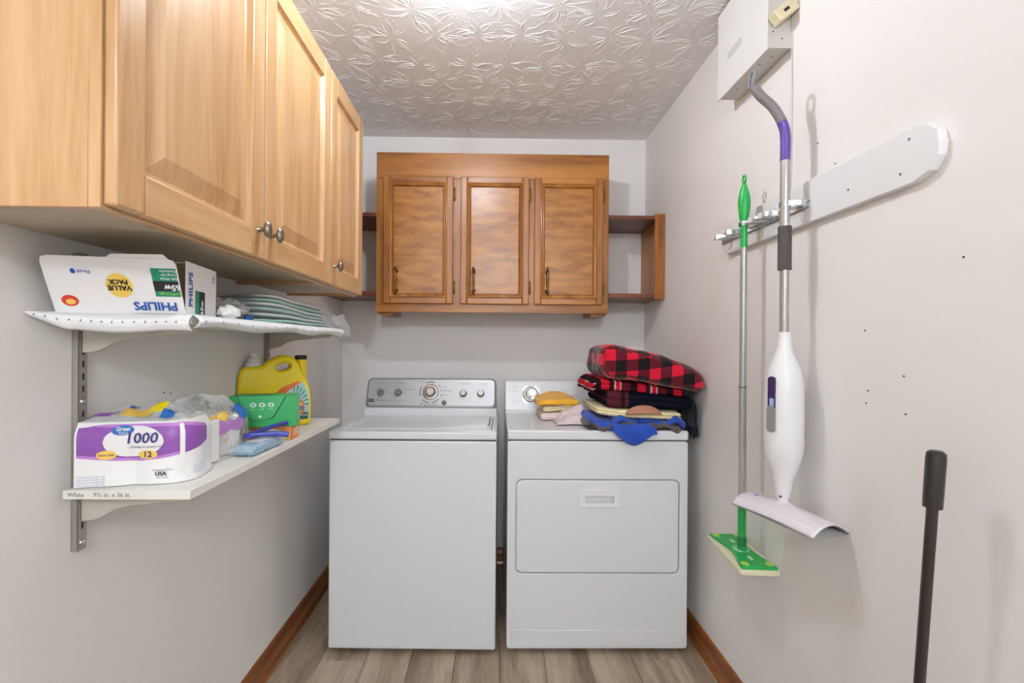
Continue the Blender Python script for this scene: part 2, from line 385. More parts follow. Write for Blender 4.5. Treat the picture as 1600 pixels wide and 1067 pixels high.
# ------------------------------------------------------------------ back wall cabinet (brown stain)
YC = 2.39
t = thing('wall_cabinet', 'brown stained wall cabinet with three doors on the back wall above the dryer', 'cabinet', (0, YB, 1.42))
X0, X1, Z0, Z1 = -.59, .59, 1.42, 2.228
boxo('carcass', M_BROWN('Z'), t, X0+.003, X1-.003, YC+.02, YB-.001, Z0+.03, Z1-.003)
boxo('valance_board', M_BROWN('X'), t, X0, X1, YC-.002, YC+.02, 2.098, Z1, .002)
for a, b_ in ((X0, -.545), (-.205, -.158), (.178, .215), (.552, X1)): boxo('frame_stile', M_BROWN('Z'), t, a, b_, YC, YC+.02, Z0+.045, 2.098, .001, seg=1)
boxo('bottom_rail', M_BROWN('X'), t, X0, X1, YC-.0005, YC+.02, Z0, Z0+.045, .001)
for x in (X0+.004, X1-.08): boxo('cleat', M_BROWN('X'), t, x, x+.075, YC+.03, YC+.25, Z0-.014, Z0+.03)
for k, (a, b_) in enumerate(((-.552, -.200), (-.163, .183), (.210, .558))):
    z0, z1 = 1.462, 2.104; yf = YC-.02
    st = .034
    door = boxo('door', M_BROWN('Z'), t, a+.003, b_-.003, YC-.005, YC-.0008, z0+.003, z1-.003)
    for c, e in ((a, a+st), (b_-st, b_)): boxo('stile', M_BROWN('Z'), door, c, e, yf, YC-.001, z0, z1, .005, seg=3)
    for c, e in ((z0, z0+st), (z1-st, z1)): boxo('rail', M_BROWN('X'), door, a+st, b_-st, yf+.0004, YC-.001, c, e, .004)
    boxo('panel', M_MOTT, door, a+st, b_-st, yf+.007, YC-.006, z0+st, z1-st)
    # applied moulding: mitred ring with a rounded profile
    def ring(off, y): return [Vector((a+st+off, y, z0+st+off)), Vector((b_-st-off, y, z0+st+off)), Vector((b_-st-off, y, z1-st-off)), Vector((a+st+off, y, z1-st-off))]
    prof = [(-.004, yf), (-.003, yf-.006), (.002, yf-.008), (.006, yf-.004), (.009, yf-.002), (.013, yf-.004), (.017, yf+.002), (.019, yf+.0075)]
    vs = [q for o_, y in prof for q in ring(o_, y)]
    MB().add(vs, [(i*4+q, i*4+(q+1) % 4, (i+1)*4+(q+1) % 4, (i+1)*4+q) for i in range(len(prof)-1) for q in range(4)]).build('moulding', M_DARKW('Z') if False else M_BROWN('Z'), door, ang=50)
    # vertical turned brass pull
    hx = a+.066; zc = z0+.115; h = .072
    b = MB()
    for s in (-1, 1):
        b.lathe([(.011, 0), (.009, .004), (.006, .008), (.005, .022)], (hx, yf+.007, zc+s*.048), (0, -1, 0), 14)
        b.lathe([(.0, 0), (.005, .003), (.0065, .009), (.004, .014), (.0075, .019), (.0045, .026)], (hx, yf-.016, zc+s*h), (0, 0, -s), 14)
    b.lathe([(.0045, -.048), (.006, -.044), (.004, -.036), (.0065, -.015), (.0075, 0), (.0065, .015), (.004, .036), (.006, .044), (.0045, .048)], (hx, yf-.016, zc), (0, 0, 1), 16)
    b.build('handle', M_BRASS, door)
    for z in (z0+.085, z1-.085):
        hb = MB(); hb.box(b_+.001, b_+.012, YC-.004, YC-.0005, z-.028, z+.028); hb.lathe([(.0, -.036), (.003, -.034), (.005, -.03), (.005, .03), (.003, .034), (.0, .036)], (b_+.004, YC-.007, z), (0, 0, 1), 12)
        hb.build('hinge', M_BRASS, t, .001, 1)
# open side shelves either side of that cabinet
def side_shelf(label, xa, xb, end):
    t = thing('open_wall_shelf', label, 'shelf', ((xa+xb)/2, YB, 1.5), group='open shelves beside the back cabinet')
    yf = 2.385
    boxo('shelf_board', M_DARKW('X'), t, xa, xb, yf, YB-.001, 1.902, 1.921, .001)
    boxo('shelf_board', M_DARKW('X'), t, xa, xb, yf, YB-.001, 1.502, 1.524, .001)
    e0, e1 = (xb, xb+.019) if end > 0 else (xa-.019, xa)
    boxo('end_panel', M_BROWN('Z'), t, e0, e1, yf, YB-.001, 1.498, 1.925, .001)
    f0, f1 = (xb-.030, xb+.0195) if end > 0 else (xa-.0195, xa+.030)
    boxo('face_strip', M_BROWN('Z'), t, f0, f1, yf-.012, yf, 1.496, 1.927, .001)
side_shelf('open brown wood side shelf right of the three door cabinet, by right wall', .591, .853, 1)
side_shelf('open brown wood side shelf left of the three door cabinet, behind oak cabinets', -.830, -.591, -1)

# ------------------------------------------------------------------ washing machine
wx0, wx1, wy0, wy1 = -.652, .028, 1.912, 2.57
t = thing('washing_machine', 'white top loading washing machine with silver control console', 'washing machine', ((wx0+wx1)/2, (wy0+wy1)/2, 0), math.radians(-1.2))
boxo('body', M_WHITE, t, wx0, wx1, wy0, wy1, .02, .868, .008, seg=3)
boxo('gap', M_DARK, t, wx0+.004, wx1-.004, wy0+.004, wy1-.004, .866, .873)
for x in (wx0+.06, wx1-.06):
    for y in (wy0+.06, wy1-.06): MB().lathe([(.022, 0), (.022, .008), (.012, .01), (.012, .03)], (x, y, 0)).build('foot', M_WHITE2, t)
# top deck with sunken lid
dk = MB(); zt = .903
lx0, lx1, ly0, ly1 = wx0+.035, wx1-.022, wy0+.055, wy0+.44
for a, b_, c, e in ((wx0-.001, wx1+.001, wy0-.003, ly0), (wx0-.001, wx1+.001, ly1, wy1), (wx0-.001, lx0, ly0, ly1), (lx1, wx1+.001, ly0, ly1)): dk.box(a, b_, c, e, .872, zt)
top = dk.build('top_deck', M_WHITE, t, .006, 3)
lid = boxo('lid', M_WHITE2, t, lx0+.002, lx1-.002, ly0+.002, ly1-.002, .876, zt-.001, .006, seg=3)
boxo('lid_recess', M_WHITE, lid, lx0+.04, lx1-.025, ly0+.03, ly1-.02, zt-.002, zt+.0006, .001)
boxo('lid_slot', M_GREYT, lid, lx1-.016, lx1-.011, ly0+.09, ly1-.04, zt-.0015, zt+.0008)
# console: lathed side profile, tilted front
cy0, cz0, cy1, cz1 = 2.375, .935, 2.43, 1.086
boxo('console_base', M_WHITE, t, wx0+.01, wx1-.006, cy0-.02, wy1, zt-.004, cz0+.004, .006, seg=3)
cx0, cx1 = wx0+.012, wx1-.008
Mx = frame((cx0, cy0-.012, cz0), (1, 0, 0), (0, cy1-cy0, cz1-cz0)); cw = cx1-cx0; ch = math.hypot(cy1-cy0, cz1-cz0)
con = outline_solid([rrect(0, cw, 0, ch, .028, 6)], .028, .012, Mx @ Matrix.Translation((0, 0, -.040)), 3).build('console', mat('grey_console_rim', (150, 152, 154), .35, .4), t)
decal('console_face', rrect(.010, cw-.010, .016, ch-.010, .022, 6), Mx, M_SILVER, con, .0015)
Mf = Mx @ Matrix.Translation((0, 0, .0016)); nrm = Mf.to_3x3() @ Vector((0, 0, 1))
def knob(u, v, r, big=False):
    p = Mf @ Vector((u, v, 0))
    if big:
        MB().lathe([(r*1.5, 0), (r*1.5, .003), (r*1.38, .005), (r*1.3, .0035), (r*1.05, .004)], p, nrm, 36).build('dial_ring', M_CHROME, con)
    kb = MB().lathe([(r, .001), (r*.98, .012), (r*.8, .02), (r*.72, .0215), (.0, .0215)], p, nrm, 32).build('dial' if big else 'knob', M_NICKEL, con)
    d = MB().lathe([(r*.74, .0212), (r*.68, .0228), (.0, .0228)], p, nrm, 28).build('cap', M_CHROME, con)
SX = lambda px: (px-578)/201.*cw          # photo column on the console -> metres along it
for px, v in ((601, .080), (628, .080), (728, .078), (755, .078)): knob(SX(px), v, .0185)
knob(SX(677.5), .084, .027, True)
def tx(s, px, v, size, m=M_GREYT, **k): return text(s, size, Mf @ Matrix.Translation((SX(px), v, .0003)), m, con, **k)
tx('Water Level', 604, .130, .010); tx('Temperature', 631, .130, .010); tx('Extra Rinse', 730, .130, .010); tx('End Signal', 758, .130, .010)
for px, v, s in ((664, .140, 'Normal'), (647, .098, 'Powerwash'), (699, .112, 'Rinse'), (703, .092, 'Bulky Items'), (699, .072, 'Delicates'), (697, .056, 'Start'), (664, .03, 'Soak')): tx(s, px, v, .0085)
for a0, a1 in ((1.2, 2.0), (2.6, 3.5), (3.9, 4.6), (4.9, 5.6), (.6, .75), (.1, .25), (5.9, 6.05)):
    c = Mf @ Matrix.Translation((SX(677.5), .084, 0)); decal('dial_mark', ell(0, 0, .056, .056, 10, a0, a1)+list(reversed(ell(0, 0, .0525, .0525, 10, a0, a1))), c, M_BLACK, con)
for px in (601, 628):
    for a in (.2, .8, 1.4, 2.0, 2.6):
        q = Mf @ Matrix.Translation((SX(px)+.028*math.cos(a), .080+.028*math.sin(a), 0)) @ Matrix.Rotation(a, 4, 'Z'); decal('knob_mark', [(-.004, -.0008), (.004, -.0008), (.004, .0008), (-.004, .0008)], q, M_BLACK, con)
for k in range(6): decal('indicator', rrect(-.004, .004, -.0016, .0016, .0008, 2), Mf @ Matrix.Translation((SX(664+4.6*k), .021, 0)), M_BLACK, con)
MB().lathe([(.0125, 0), (.0125, .003), (.01, .0045), (.0, .0045)], Mf @ Vector((SX(699), .030, 0)), nrm, 24).build('start_button', M_GREYT, con)
decal('badge', rrect(-.0165, .0165, -.008, .008, .001, 2), Mf @ Matrix.Translation((SX(585.5)+.004, .040, 0)), M_BLACK, con)
text('MAYTAG', .0085, Mf @ Matrix.Translation((SX(585.5)+.004, .040, .0006)), M_WHITE2, con, sx=.85)
tx('CENTENNIAL', 601.5, .040, .0085, M_BLACK); tx('COMMERCIAL TECHNOLOGY', 624, .040, .0062)

# ------------------------------------------------------------------ dryer
dx0, dx1, dy0, dy1 = .068, .806, 1.912, 2.60
t = thing('clothes_dryer', 'white front loading clothes dryer with a wide drop door', 'dryer', ((dx0+dx1)/2, (dy0+dy1)/2, 0), math.radians(-.3))
zt = .912
# front skin with a real opening line round the door
ddx0, ddx1, ddz0, ddz1 = .106, .768, .332, .708
boxo('body', M_WHITE, t, dx0, dx1, dy0+.012, dy1, .022, .868, .006, seg=3)
Mfr = frame((0, dy0+.006, 0), (1, 0, 0), (0, 0, 1))
outline_solid([rrect(dx0, dx1, .022, .868, .012, 4), rrect(ddx0-.004, ddx1+.004, ddz0-.004, ddz1+.004, .026, 6)], .003, .003, Mfr, 2).build('front_panel', M_WHITE, t)
dd = outline_solid([rrect(ddx0, ddx1, ddz0, ddz1, .023, 6), rrect(.372, .516, .606, .662, .004, 3)], .003, .0035, Mfr @ Matrix.Translation((0, 0, .001)), 2).build('door', M_WHITE, t)
hd = MB(); hd.box(.380, .508, dy0+.0085, dy0+.0115, .612, .656)
hd.build('handle_recess', M_WHITE2, dd)
outline_solid([rrect(.362, .526, .598, .670, .006, 3), rrect(.386, .502, .616, .644, .003, 3)], .0015, .0015, Mfr @ Matrix.Translation((0, 0, .0075)), 2).build('handle', M_WHITE2, dd)
boxo('toe_panel', M_WHITE, t, dx0+.018, dx1-.018, dy0-.002, dy0+.002, .03, .098, .0025)
for x in (dx0+.05, dx1-.05):
    for y in (dy0+.06, dy1-.06): MB().lathe([(.02, 0), (.02, .008), (.01, .01), (.01, .03)], (x, y, 0)).build('foot', M_DARK, t)
boxo('gap', M_DARK, t, dx0+.004, dx1-.004, dy0+.005, dy1-.004, .866, .873)
boxo('top_deck', M_WHITE, t, dx0-.001, dx1+.001, dy0-.003, dy1, .872, zt, .007, seg=3)
Mc = frame((dx0+.001, 2.385, zt+.012), (1, 0, 0), (0, .035, .15)); cw2 = dx1-dx0-.002
con = MB().prism([(dx0, 2.39, zt-.001), (dx0, 2.38, zt+.012), (dx0, 2.415, zt+.158), (dx0, 2.425, zt+.163), (dx0, 2.50, zt+.163), (dx0, 2.56, zt-.001)], (dx1-dx0, 0, 0)).build('console', M_WHITE, t, .004, 2)
boxo('console_trim', M_WHITE2, t, dx0+.001, dx1-.001, 2.368, 2.40, zt-.001, zt+.018, .003)
Mf = Mc @ Matrix.Translation((0, 0, .0008-.004)); Mf = frame((dx0, 2.38, zt+.012), (1, 0, 0), (0, .035, .146)); nrm = Mf.to_3x3() @ Vector((0, 0, 1))
kc = Mf @ Vector((.130, .083, 0))
for a0, a1 in ((.35, 1.2), (1.9, 2.75), (3.5, 4.35), (5.0, 5.85)):
    c = Mf @ Matrix.Translation((.130, .083, .0002)); decal('dial_mark', ell(0, 0, .051, .051, 10, a0, a1)+list(reversed(ell(0, 0, .040, .040, 10, a0, a1))), c, M_GREYT if False else M_SILVER, con)
MB().lathe([(.039, .0), (.038, .006), (.034, .009)], kc, nrm, 36).build('dial_ring', M_NICKEL, con)
MB().lathe([(.031, .005), (.030, .018), (.027, .022), (.018, .0195), (.0, .0185)], kc, nrm, 36).build('dial', M_CHROME, con)
for s, u, v in (('Very Dry', .055, .125), ('Cottons', .050, .098), ('Off', .215, .125), ('Timed Dry', .055, .045), ('Damp', .050, .035)):
    text(s, .0085, Mf @ Matrix.Translation((u, v, .0004)), mat('pale_print', (178, 180, 184), .6), con)
text('super capacity', .0125, Mf @ Matrix.Translation((.345, .080, .0004)), mat('slate_print', (120, 128, 160), .6), con)
text('heavy duty dryer', .008, Mf @ Matrix.Translation((.350, .066, .0004)), mat('pale_print', (178, 180, 184), .6), con)

# ------------------------------------------------------------------ folded clothes on the dryer
def fold(name, m, parent, x0, x1, y0, y1, z0, h, layers=2, seed=0, amp=.006, tilt=None, hs=None, r=None, lobe=.008, n=26):
    """folded cloth: rounded slab on a subdivided box, creased between its layers, wrinkled by noise"""
    hx, hy, hz = (x1-x0)/2, (y1-y0)/2, h/2; cx, cy = (x0+x1)/2, (y0+y1)/2; r = min(r or h*.46, hz*.98)
    bm_v = {}; b = MB(); b.uv = []
    def pt(p):
        q = Vector((p[0]*hx, p[1]*hy, p[2]*hz)); inn = Vector((max(-hx+r, min(hx-r, q.x)), max(-hy+r, min(hy-r, q.y)), max(-hz+r, min(hz-r, q.z))))
        d = q-inn; d = d.normalized() if d.length > 1e-7 else Vector((0, 0, 1 if p[2] > 0 else -1))
        w_ = inn+d*r; s01 = min(1, max(0, (w_.z+hz)/h)); side = math.hypot(d.x, d.y)
        cr = (1-abs(math.sin(PI*layers*s01)))**2 if layers > 1 else 0
        N_ = Vector((w_.x*8+seed*3.7, w_.y*8, w_.z*10)); nz = noise.noise(N_)*amp+noise.noise(N_*2.6)*amp*.5
        wob = .35*h/max(1, layers)*noise.noise(Vector((w_.x*6, w_.y*6, seed)))*side
        w_ = w_+d*(nz-lobe*cr*side); w_.z += wob*.25
        u = min(1, max(0, w_.x/(2*hx)+.5)); v = min(1, max(0, w_.y/(2*hy)+.5))
        if hs: w_.z = (w_.z+hz)*hs(u)-hz
        if tilt: w_.z += tilt(u, v)
        return Vector((cx, cy, z0+hz))+w_
    for ax in range(3):
        for sg in (-1, 1):
            k0 = len(b.v); o1, o2 = [(1, 2), (0, 2), (0, 1)][ax]
            n2 = n if ax == 2 else 14; n1 = n*2 if o1 == 0 else n
            for i in range(n1+1):
                for j in range(n2+1):
                    p = [0, 0, 0]; p[ax] = sg; p[o1] = -1+2*i/n1; p[o2] = -1+2*j/n2; b.v.append(pt(p))
                    X_, Y_, Z_ = p[0]*hx, p[1]*hy, p[2]*hz
                    b.uv.append((X_+cx, Y_) if ax == 2 else ((X_+cx, -hy-(hz-Z_)) if ax == 1 else (sg*(hx+hz-Z_)+cx, Y_)))
            for i in range(n1):
                for j in range(n2):
                    q = k0+i*(n2+1)+j; b.f.append((q, q+n2+1, q+n2+2, q+1))
    o = b.build(name, m, parent, ang=180)
    bm = bmesh.new(); bm.from_mesh(o.data); bmesh.ops.remove_doubles(bm, verts=bm.verts, dist=1e-5); bmesh.ops.recalc_face_normals(bm, faces=bm.faces); bm.to_mesh(o.data); bm.free(); o.data.shade_smooth()
    # weave coordinates follow whichever side of the fold a face lies on, so the pattern is not stretched round corners
    me = o.data; l = me.uv_layers[0]; org = ORG.get(parent, Vector()) if parent is not None else Vector()
    for f in me.polygons:
        nx_f, ny_f, nz_f = (abs(q) for q in f.normal)
        for li in f.loop_indices:
            p = me.vertices[me.loops[li].vertex_index].co+org
            if nz_f > .62: q = (p.x, p.y)
            elif ny_f > nx_f: q = (p.x, y0-(z0+h-p.z)+(tilt((p.x-x0)/(x1-x0) if x0 < p.x < x1 else float(p.x >= x1), 0) if tilt else 0))
            else: q = (p.z-z0-h+x0, p.y)
            l.data[li].uv = q
    return o
def cloth_mat(name, rgb, var=.12): return mat(name, rgb, .95, var=var, vscale=14, bump=.5, bscale=220, spec=.1, sheen=.25)
ZD = .9125
# blue and grey fleece crumpled on the deck with a corner over the front edge
t = thing('fleece_garment', 'crumpled royal blue and grey fleece garment hanging over the dryer front edge', 'garment', (.58, 2.03, ZD))
M_FB = cloth_mat('royal_blue_fleece', (44, 80, 176)); M_FG = cloth_mat('grey_fleece', (96, 86, 86))
def fleece(u, v):
    x = .40+.375*u; y = 1.925+.25*v; q = Vector((x*9, y*9, 1.7)); e = min(1, 8*min(u, 1-u, v+.05, 1-v))
    return (x, y, ZD+.006+e*(.012+.020*abs(noise.noise(q))))
b = MB(); b.grid(fleece, 40, 30); b.build('lining', M_FG, t, solid=.008, ang=80)
fold('lower_layer', M_FG, t, .388, .772, 1.900, 2.15, ZD+.004, .024, 1, 41, .008, tilt=lambda u, v: .009*math.sin(u*17+1)*(1-v)+.006*math.sin(u*31)*(1-v))
fold('upper_layer', M_FB, t, .395, .786, 1.904, 2.16, ZD+.026, .022, 1, 47, .010, tilt=lambda u, v: .011*math.sin(u*21+.4)*(1-v)+.005*math.sin(u*43)*(1-v)-.014*max(0, 1-v*6)*(1+math.sin(u*13)))
def flap(u, v):
    x = .485+.16*u+.018*v+.012*math.sin(v*3)*(u-.5); drop = (.020+.046*math.sin(PI*min(1, u*1.08+.02))**1.3)*v
    return (x, 1.900-.018*min(1, v*3)-.008*math.sin(u*8+1)*v, ZD+.026-drop-.016*v)
b = MB(); b.grid(flap, 30, 12); b.build('hanging_corner', M_FB, t, solid=.009, ang=80)
# cream towel
tag(fold('folded_towel', cloth_mat('cream_terry', (240, 224, 176)), None, .428, .785, 1.922, 2.24, ZD+.052, .034, 2, 3, .004, tilt=lambda u, v: -.014*u+.012*(1-u)**4), 'folded cream towel between the blue fleece and the navy blanket', 'towel')
# tan brim lying between towel and blanket
def brim(u, v):
    a = PI*(.04+.92*u)
    return (.622-.072*math.cos(a)*(1+.04*v), 1.918-.022*math.sin(a)*v-.004*v, ZD+.062+.040*math.sin(a)-.030*v*math.sin(a))
b = MB(); b.grid(brim, 30, 8); tag(b.build('cap_brim', mat('tan_leather', (178, 124, 96), .6), None, solid=.004, ang=80), 'curved tan brim poking out between cream towel and navy blanket', 'brim')
# navy blanket with fringe over the right side
t = thing('fringed_blanket', 'folded navy blanket with maroon woven band and fringe hanging beside the dryer', 'blanket', (.64, 2.08, ZD+.087))
fold('folds', striped('navy_maroon_weave', [(0, (18, 20, 34)), (.455, (84, 36, 44)), (.530, (44, 22, 30)), (.545, (84, 36, 44)), (.56, (18, 20, 34))], 1.0, 0), t, .462, .836, 1.918, 2.28, ZD+.087, .082, 2, 5, .005, tilt=lambda u, v: -.012*u*u, hs=lambda u: 1-.3*u, lobe=.010)
def hang(u, v):
    y = 1.922+.20*u; a = min(1, v*2.4); x = .806+.034*math.sin(a*PI/2)+.003*math.sin(u*20)
    return (x, y, ZD+.150-.022*a*a-.120*v)
b = MB(); b.grid(hang, 20, 16); b.build('hanging_edge', cloth_mat('navy_wool', (22, 24, 40)), t, solid=.008, ang=80)
b = MB(); Rf = random.Random(3)
for k in range(60):
    y = 1.918+.208*k/59+Rf.uniform(-.002, .002); x = .840+Rf.uniform(-.005, .005)
    l = Rf.uniform(.035, .065); b.tube([(x, y, ZD+.022), (x+.003, y+Rf.uniform(-.004, .004), ZD+.02-l*.5), (x+.004+Rf.uniform(-.004, .004), y+Rf.uniform(-.007, .007), ZD+.02-l)], [.0030, .0028, .0014], 5)
o = b.build('fringe', cloth_mat('navy_wool', (22, 24, 40)), t); o['kind'] = 'stuff'
# red striped throw, its left end folded down over the pile
tag(fold('striped_throw', striped('red_black_stripes', [(0, (196, 26, 48)), (.22, (70, 20, 28)), (.36, (226, 206, 204)), (.40, (206, 26, 50)), (.52, (226, 206, 204)), (.55, (96, 24, 34)), (.80, (40, 18, 24))], .15, 0), None, .410, .805, 1.926, 2.27, ZD+.166, .052, 2, 8, .005, tilt=lambda u, v: -.034*u-.030*max(0, 1-u*7)**2, hs=lambda u: 1-.35*u, lobe=.009), 'folded red and maroon striped throw directly under the buffalo plaid blanket', 'blanket')
# buffalo plaid blanket on top
tag(fold('plaid_blanket', plaid('buffalo_plaid', (214, 24, 54), (98, 20, 34), (22, 16, 20), .045), None, .446, .866, 1.868, 2.22, ZD+.209, .145, 1, 12, .012, tilt=lambda u, v: -.060*u**1.15+.012*math.sin(PI*u), hs=lambda u: 1-.34*u, r=.05), 'red and black buffalo plaid fleece blanket on top of the folded pile', 'blanket')
# small cloth pile left of it
ysm0, ysm1 = 2.14, 2.35
tag(fold('folded_cloth', cloth_mat('blush_cloth', (240, 220, 214)), None, .222, .400, ysm0, ysm1, ZD+.0015, .032, 3, 21, .005, lobe=.006), 'folded pale pink cloth at the bottom of the small pile on the dryer', 'cloth')
tag(fold('folded_cloth', cloth_mat('cream_cloth', (242, 226, 184)), None, .232, .396, ysm0+.004, ysm1, ZD+.035, .030, 2, 25, .005, tilt=lambda u, v: .012*u), 'folded cream cloth in the middle of the small pile on the dryer', 'cloth')
tag(fold('folded_cloth', cloth_mat('amber_cloth', (242, 180, 62)), None, .206, .398, ysm0-.006, ysm1-.02, ZD+.066, .026, 1, 29, .009, tilt=lambda u, v: .030*math.sin(PI*min(1, u*.8+.1))-.016*(1-v)*math.sin(PI*u)-.008), 'amber yellow cloth on top of the small pile by the dryer dial', 'cloth')
def rag(u, v):
    x = .285+.145*u; y = 2.02+.11*v; q = Vector((x*16, y*16, 4)); e = min(1, 5*min(u, 1-u, v, 1-v)+.0)
    return (x+.014*noise.noise(q), y+.014*noise.noise(q+Vector((7, 0, 0))), ZD+.005+e*(.010+.105*(u**.7)*v*(1-.25*u)+.026*abs(noise.noise(q))))
b = MB(); b.grid(rag, 30, 24); tag(b.build('rag', cloth_mat('pale_mauve_cloth', (226, 208, 208)), None, solid=.004, ang=80), 'pale mauve rag slumped in front of the small cloth pile', 'cloth')

# ------------------------------------------------------------------ shelf standards, brackets, shelves on the left wall
def standard(label, y, z0, z1):
    t = thing('shelf_standard', label, 'shelf standard', (XL, y, z0), group='slotted metal shelf standards')
    b = MB(); b.box(XL+.0005, XL+.002, y-.011, y+.011, z0, z1)
    for s in (-1, 1): b.box(XL+.002, XL+.014, y+s*.0085-.0012, y+s*.0085+.0012, z0, z1)
    b.box(XL+.0125, XL+.0145, y-.0097, y+.0097, z0, z1); b.build('channel', M_ZINC, t)
    me = None; z = z0+.05
    while z < z1-.02:
        if me is None:
            o = MB().box(-.0004, .0004, -.0022, .0022, -.0065, .0065).build('slot', M_DARK, None); me = o.data
        else: o = bpy.data.objects.new('slot', me); COL.objects.link(o)
        o.parent = t; o.location = Vector((XL+.0146, y, z))-Vector((XL, y, z0)); z += .0254
    for z in (z0+.015, (z0+z1)/2, z1-.012): MB().lathe([(.006, 0), (.005, .002), (.0, .003)], (XL+.0145, y, z), (1, 0, 0), 14).build('screw', M_CHROME, t)
standard('slotted metal shelf standard on left wall behind the white bulb box', .978, .835, 1.442)
standard('slotted metal shelf standard on left wall behind the yellow detergent jug', 1.78, .835, 1.442)
def bracket(label, y, ztop, l=.235):
    pts = [(0, 0), (l, 0), (l, -.008), (l-.01, -.014), (.10, -.026), (.07, -.033), (.045, -.048), (.025, -.056), (0, -.058)]
    x0 = XL+.0152
    o = MB().prism([(x0+a, y-.004, ztop+b_) for a, b_ in pts], (0, .008, 0)).build('shelf_bracket', mat('beige_bracket', (196, 192, 182), .45, .2), None, .0012, 1)
    tag(o, label, 'bracket', 'metal shelf brackets')
ZS1, ZS2 = .953, 1.297
bracket('metal bracket under the near end of the lower shelf', .978, ZS1-.0005); bracket('metal bracket under the far end of the lower shelf', 1.78, ZS1-.0005)
bracket('metal bracket under the near end of the upper shelf', .978, ZS2-.0005); bracket('metal bracket under the far end of the upper shelf', 1.78, ZS2-.0005)
XS = -.589
t = thing('wall_shelf', 'white lower wall shelf holding toilet paper and detergent', 'shelf', (XL+.14, 1.38, ZS1))
boxo('board', M_SHELF, t, XL+.016, XS, .931, 1.829, ZS1, ZS1+.018, .001, seg=1)
Me = frame((XL+.02, .9306, ZS1+.009), (1, 0, 0), (0, 0, 1))
text('White', .0125, Me @ Matrix.Translation((.022, 0, 0)), mat('grey_ink', (130, 124, 116), .7), t); text('9¾ in. x 36 in.', .0125, Me @ Matrix.Translation((.092, 0, 0)), mat('grey_ink', (130, 124, 116), .7), t)
t = thing('wall_shelf', 'white upper wall shelf covered with patterned liner', 'shelf', (XL+.14, 1.38, ZS2))
boxo('board', M_SHELF, t, XL+.016, XS, .931, 1.836, ZS2, ZS2+.016, .001, seg=1)
# liner : sheet over the top with drooping front and near edges, printed with tiny motifs
t = thing('shelf_liner', 'white shelf liner with small grey motifs draped over upper shelf', 'shelf liner', (XL+.14, 1.38, ZS2+.0165))
zl = ZS2+.0175
boxo('top_sheet', mat('liner_white', (240, 240, 240), .7, bump=.3, bscale=150), t, XL+.003, XS+.003, .925, 1.84, zl-.001, zl+.0006)
ML = MATS['liner_white']
def nflap(u, v):   # near end flap, puffed
    x = XL+.004+(XS+.004-XL)*u; pu = math.sin(PI*v); w_ = .034*(.25+.75*min(1, u*5))
    return (x, .924-.045*(1-u)*min(1, v*3)-.012*pu-.002*math.sin(u*14), zl+.001-w_*v+.003*math.sin(u*9)*v+.006*(1-u)*(1-v))
b = MB(); b.grid(nflap, 40, 10); b.build('near_flap', ML, t, solid=.0012, ang=80)
def fflap(u, v):
    y = .93+.91*u; return (XS+.004+.012*math.sin(PI*v)+.001*math.sin(u*31), y, zl+.001-(.026-.004*math.sin(u*17))*v)
b = MB(); b.grid(fflap, 60, 10); b.build('front_flap', ML, t, solid=.0012, ang=80)
b = MB()
for k in range(14):
    u = .06+.066*k; p = Vector(nflap(u, .5)); s = .0022
    for a in (0, 1.1): 
        dx = Vector((math.cos(a+k), 0, math.sin(a+k)))*s; b.tube([p+Vector((0, -.0012, 0))-dx, p+Vector((0, -.0012, 0))+dx], .0006, 5)
    y = .02+.068*k; p = Vector(fflap(min(.98, y), .5))
    for a in (0, 1.1):
        dx = Vector((0, math.cos(a+k), math.sin(a+k)))*s; b.tube([p+Vector((.0012, 0, 0))-dx, p+Vector((.0012, 0, 0))+dx], .0006, 5)
b.build('printed_motif', mat('motif_grey', (128, 128, 136), .8), t)

# ------------------------------------------------------------------ upper shelf : bulb box
zb = zl+.0012
ang = math.radians(10)
xd = Vector((math.cos(ang), math.sin(ang), 0)); yd = Vector((-math.sin(ang), math.cos(ang), 0))
P0 = Vector((-.821, .898, zb)); BW, BD, BH = .221, .146, .106
t = thing('bulb_box', 'opened white light bulb carton lying upside down on the upper shelf', 'box', P0)
def B(u, v, h): return P0+xd*u+yd*v+Vector((0, 0, h))
Mb = frame(P0, xd, yd)
b = MB(); th = .0015
b.box(0, BW, 0, BD, 0, th, Mb); b.box(BW-th, BW, 0, BD, th, BH, Mb); b.box(0, th, .03, BD-.03, th, BH, Mb); b.box(0, BW, BD-th, BD, th, BH, Mb)
b.box(.02, BW-th, .02, BD, BH-th, BH, Mb); b.build('carton', M_CARD, t)
boxo('inner_card', mat('brown_card', (120, 100, 80), .9), t, .004, BW-.004, .012, .014, .002, BH-.004, M=Mb)
# front flap hinged at the bottom and leaning out
la = math.radians(25); fy = (-yd*math.sin(la)+Vector((0, 0, 1))*math.cos(la)); FH = .110
Mfl = frame(P0+Vector((0, 0, .001)), xd, fy)
fl_ = MB().prism([Mfl @ Vector((x, y, 0)) for x, y in [(0, 0), (BW, 0), (BW, FH-.012), (BW-.004, FH-.003), (BW-.014, FH), (.014, FH), (.004, FH-.003), (0, FH-.012)]], (Mfl.to_3x3() @ Vector((0, 0, 1)))*-.0012).build('front_flap', M_CARD, t)
MB().prism([Mfl @ Vector((x, y, -.002)) for x, y in [(.10, FH-.004), (BW-.01, FH-.004), (BW-.02, FH+.008), (.115, FH+.006)]], (Mfl.to_3x3() @ Vector((0, 0, 1)))*-.0012).build('tuck_tab', M_CARD, t)
Mt = Mfl @ Matrix.Translation((0, 0, .0004)); UP = Matrix.Rotation(PI, 4, 'Z')
def ft(s, u, v, size, m, **k): return text(s, size, Mt @ Matrix.Translation((u, v, .0014)) @ UP, m, fl_, **k)
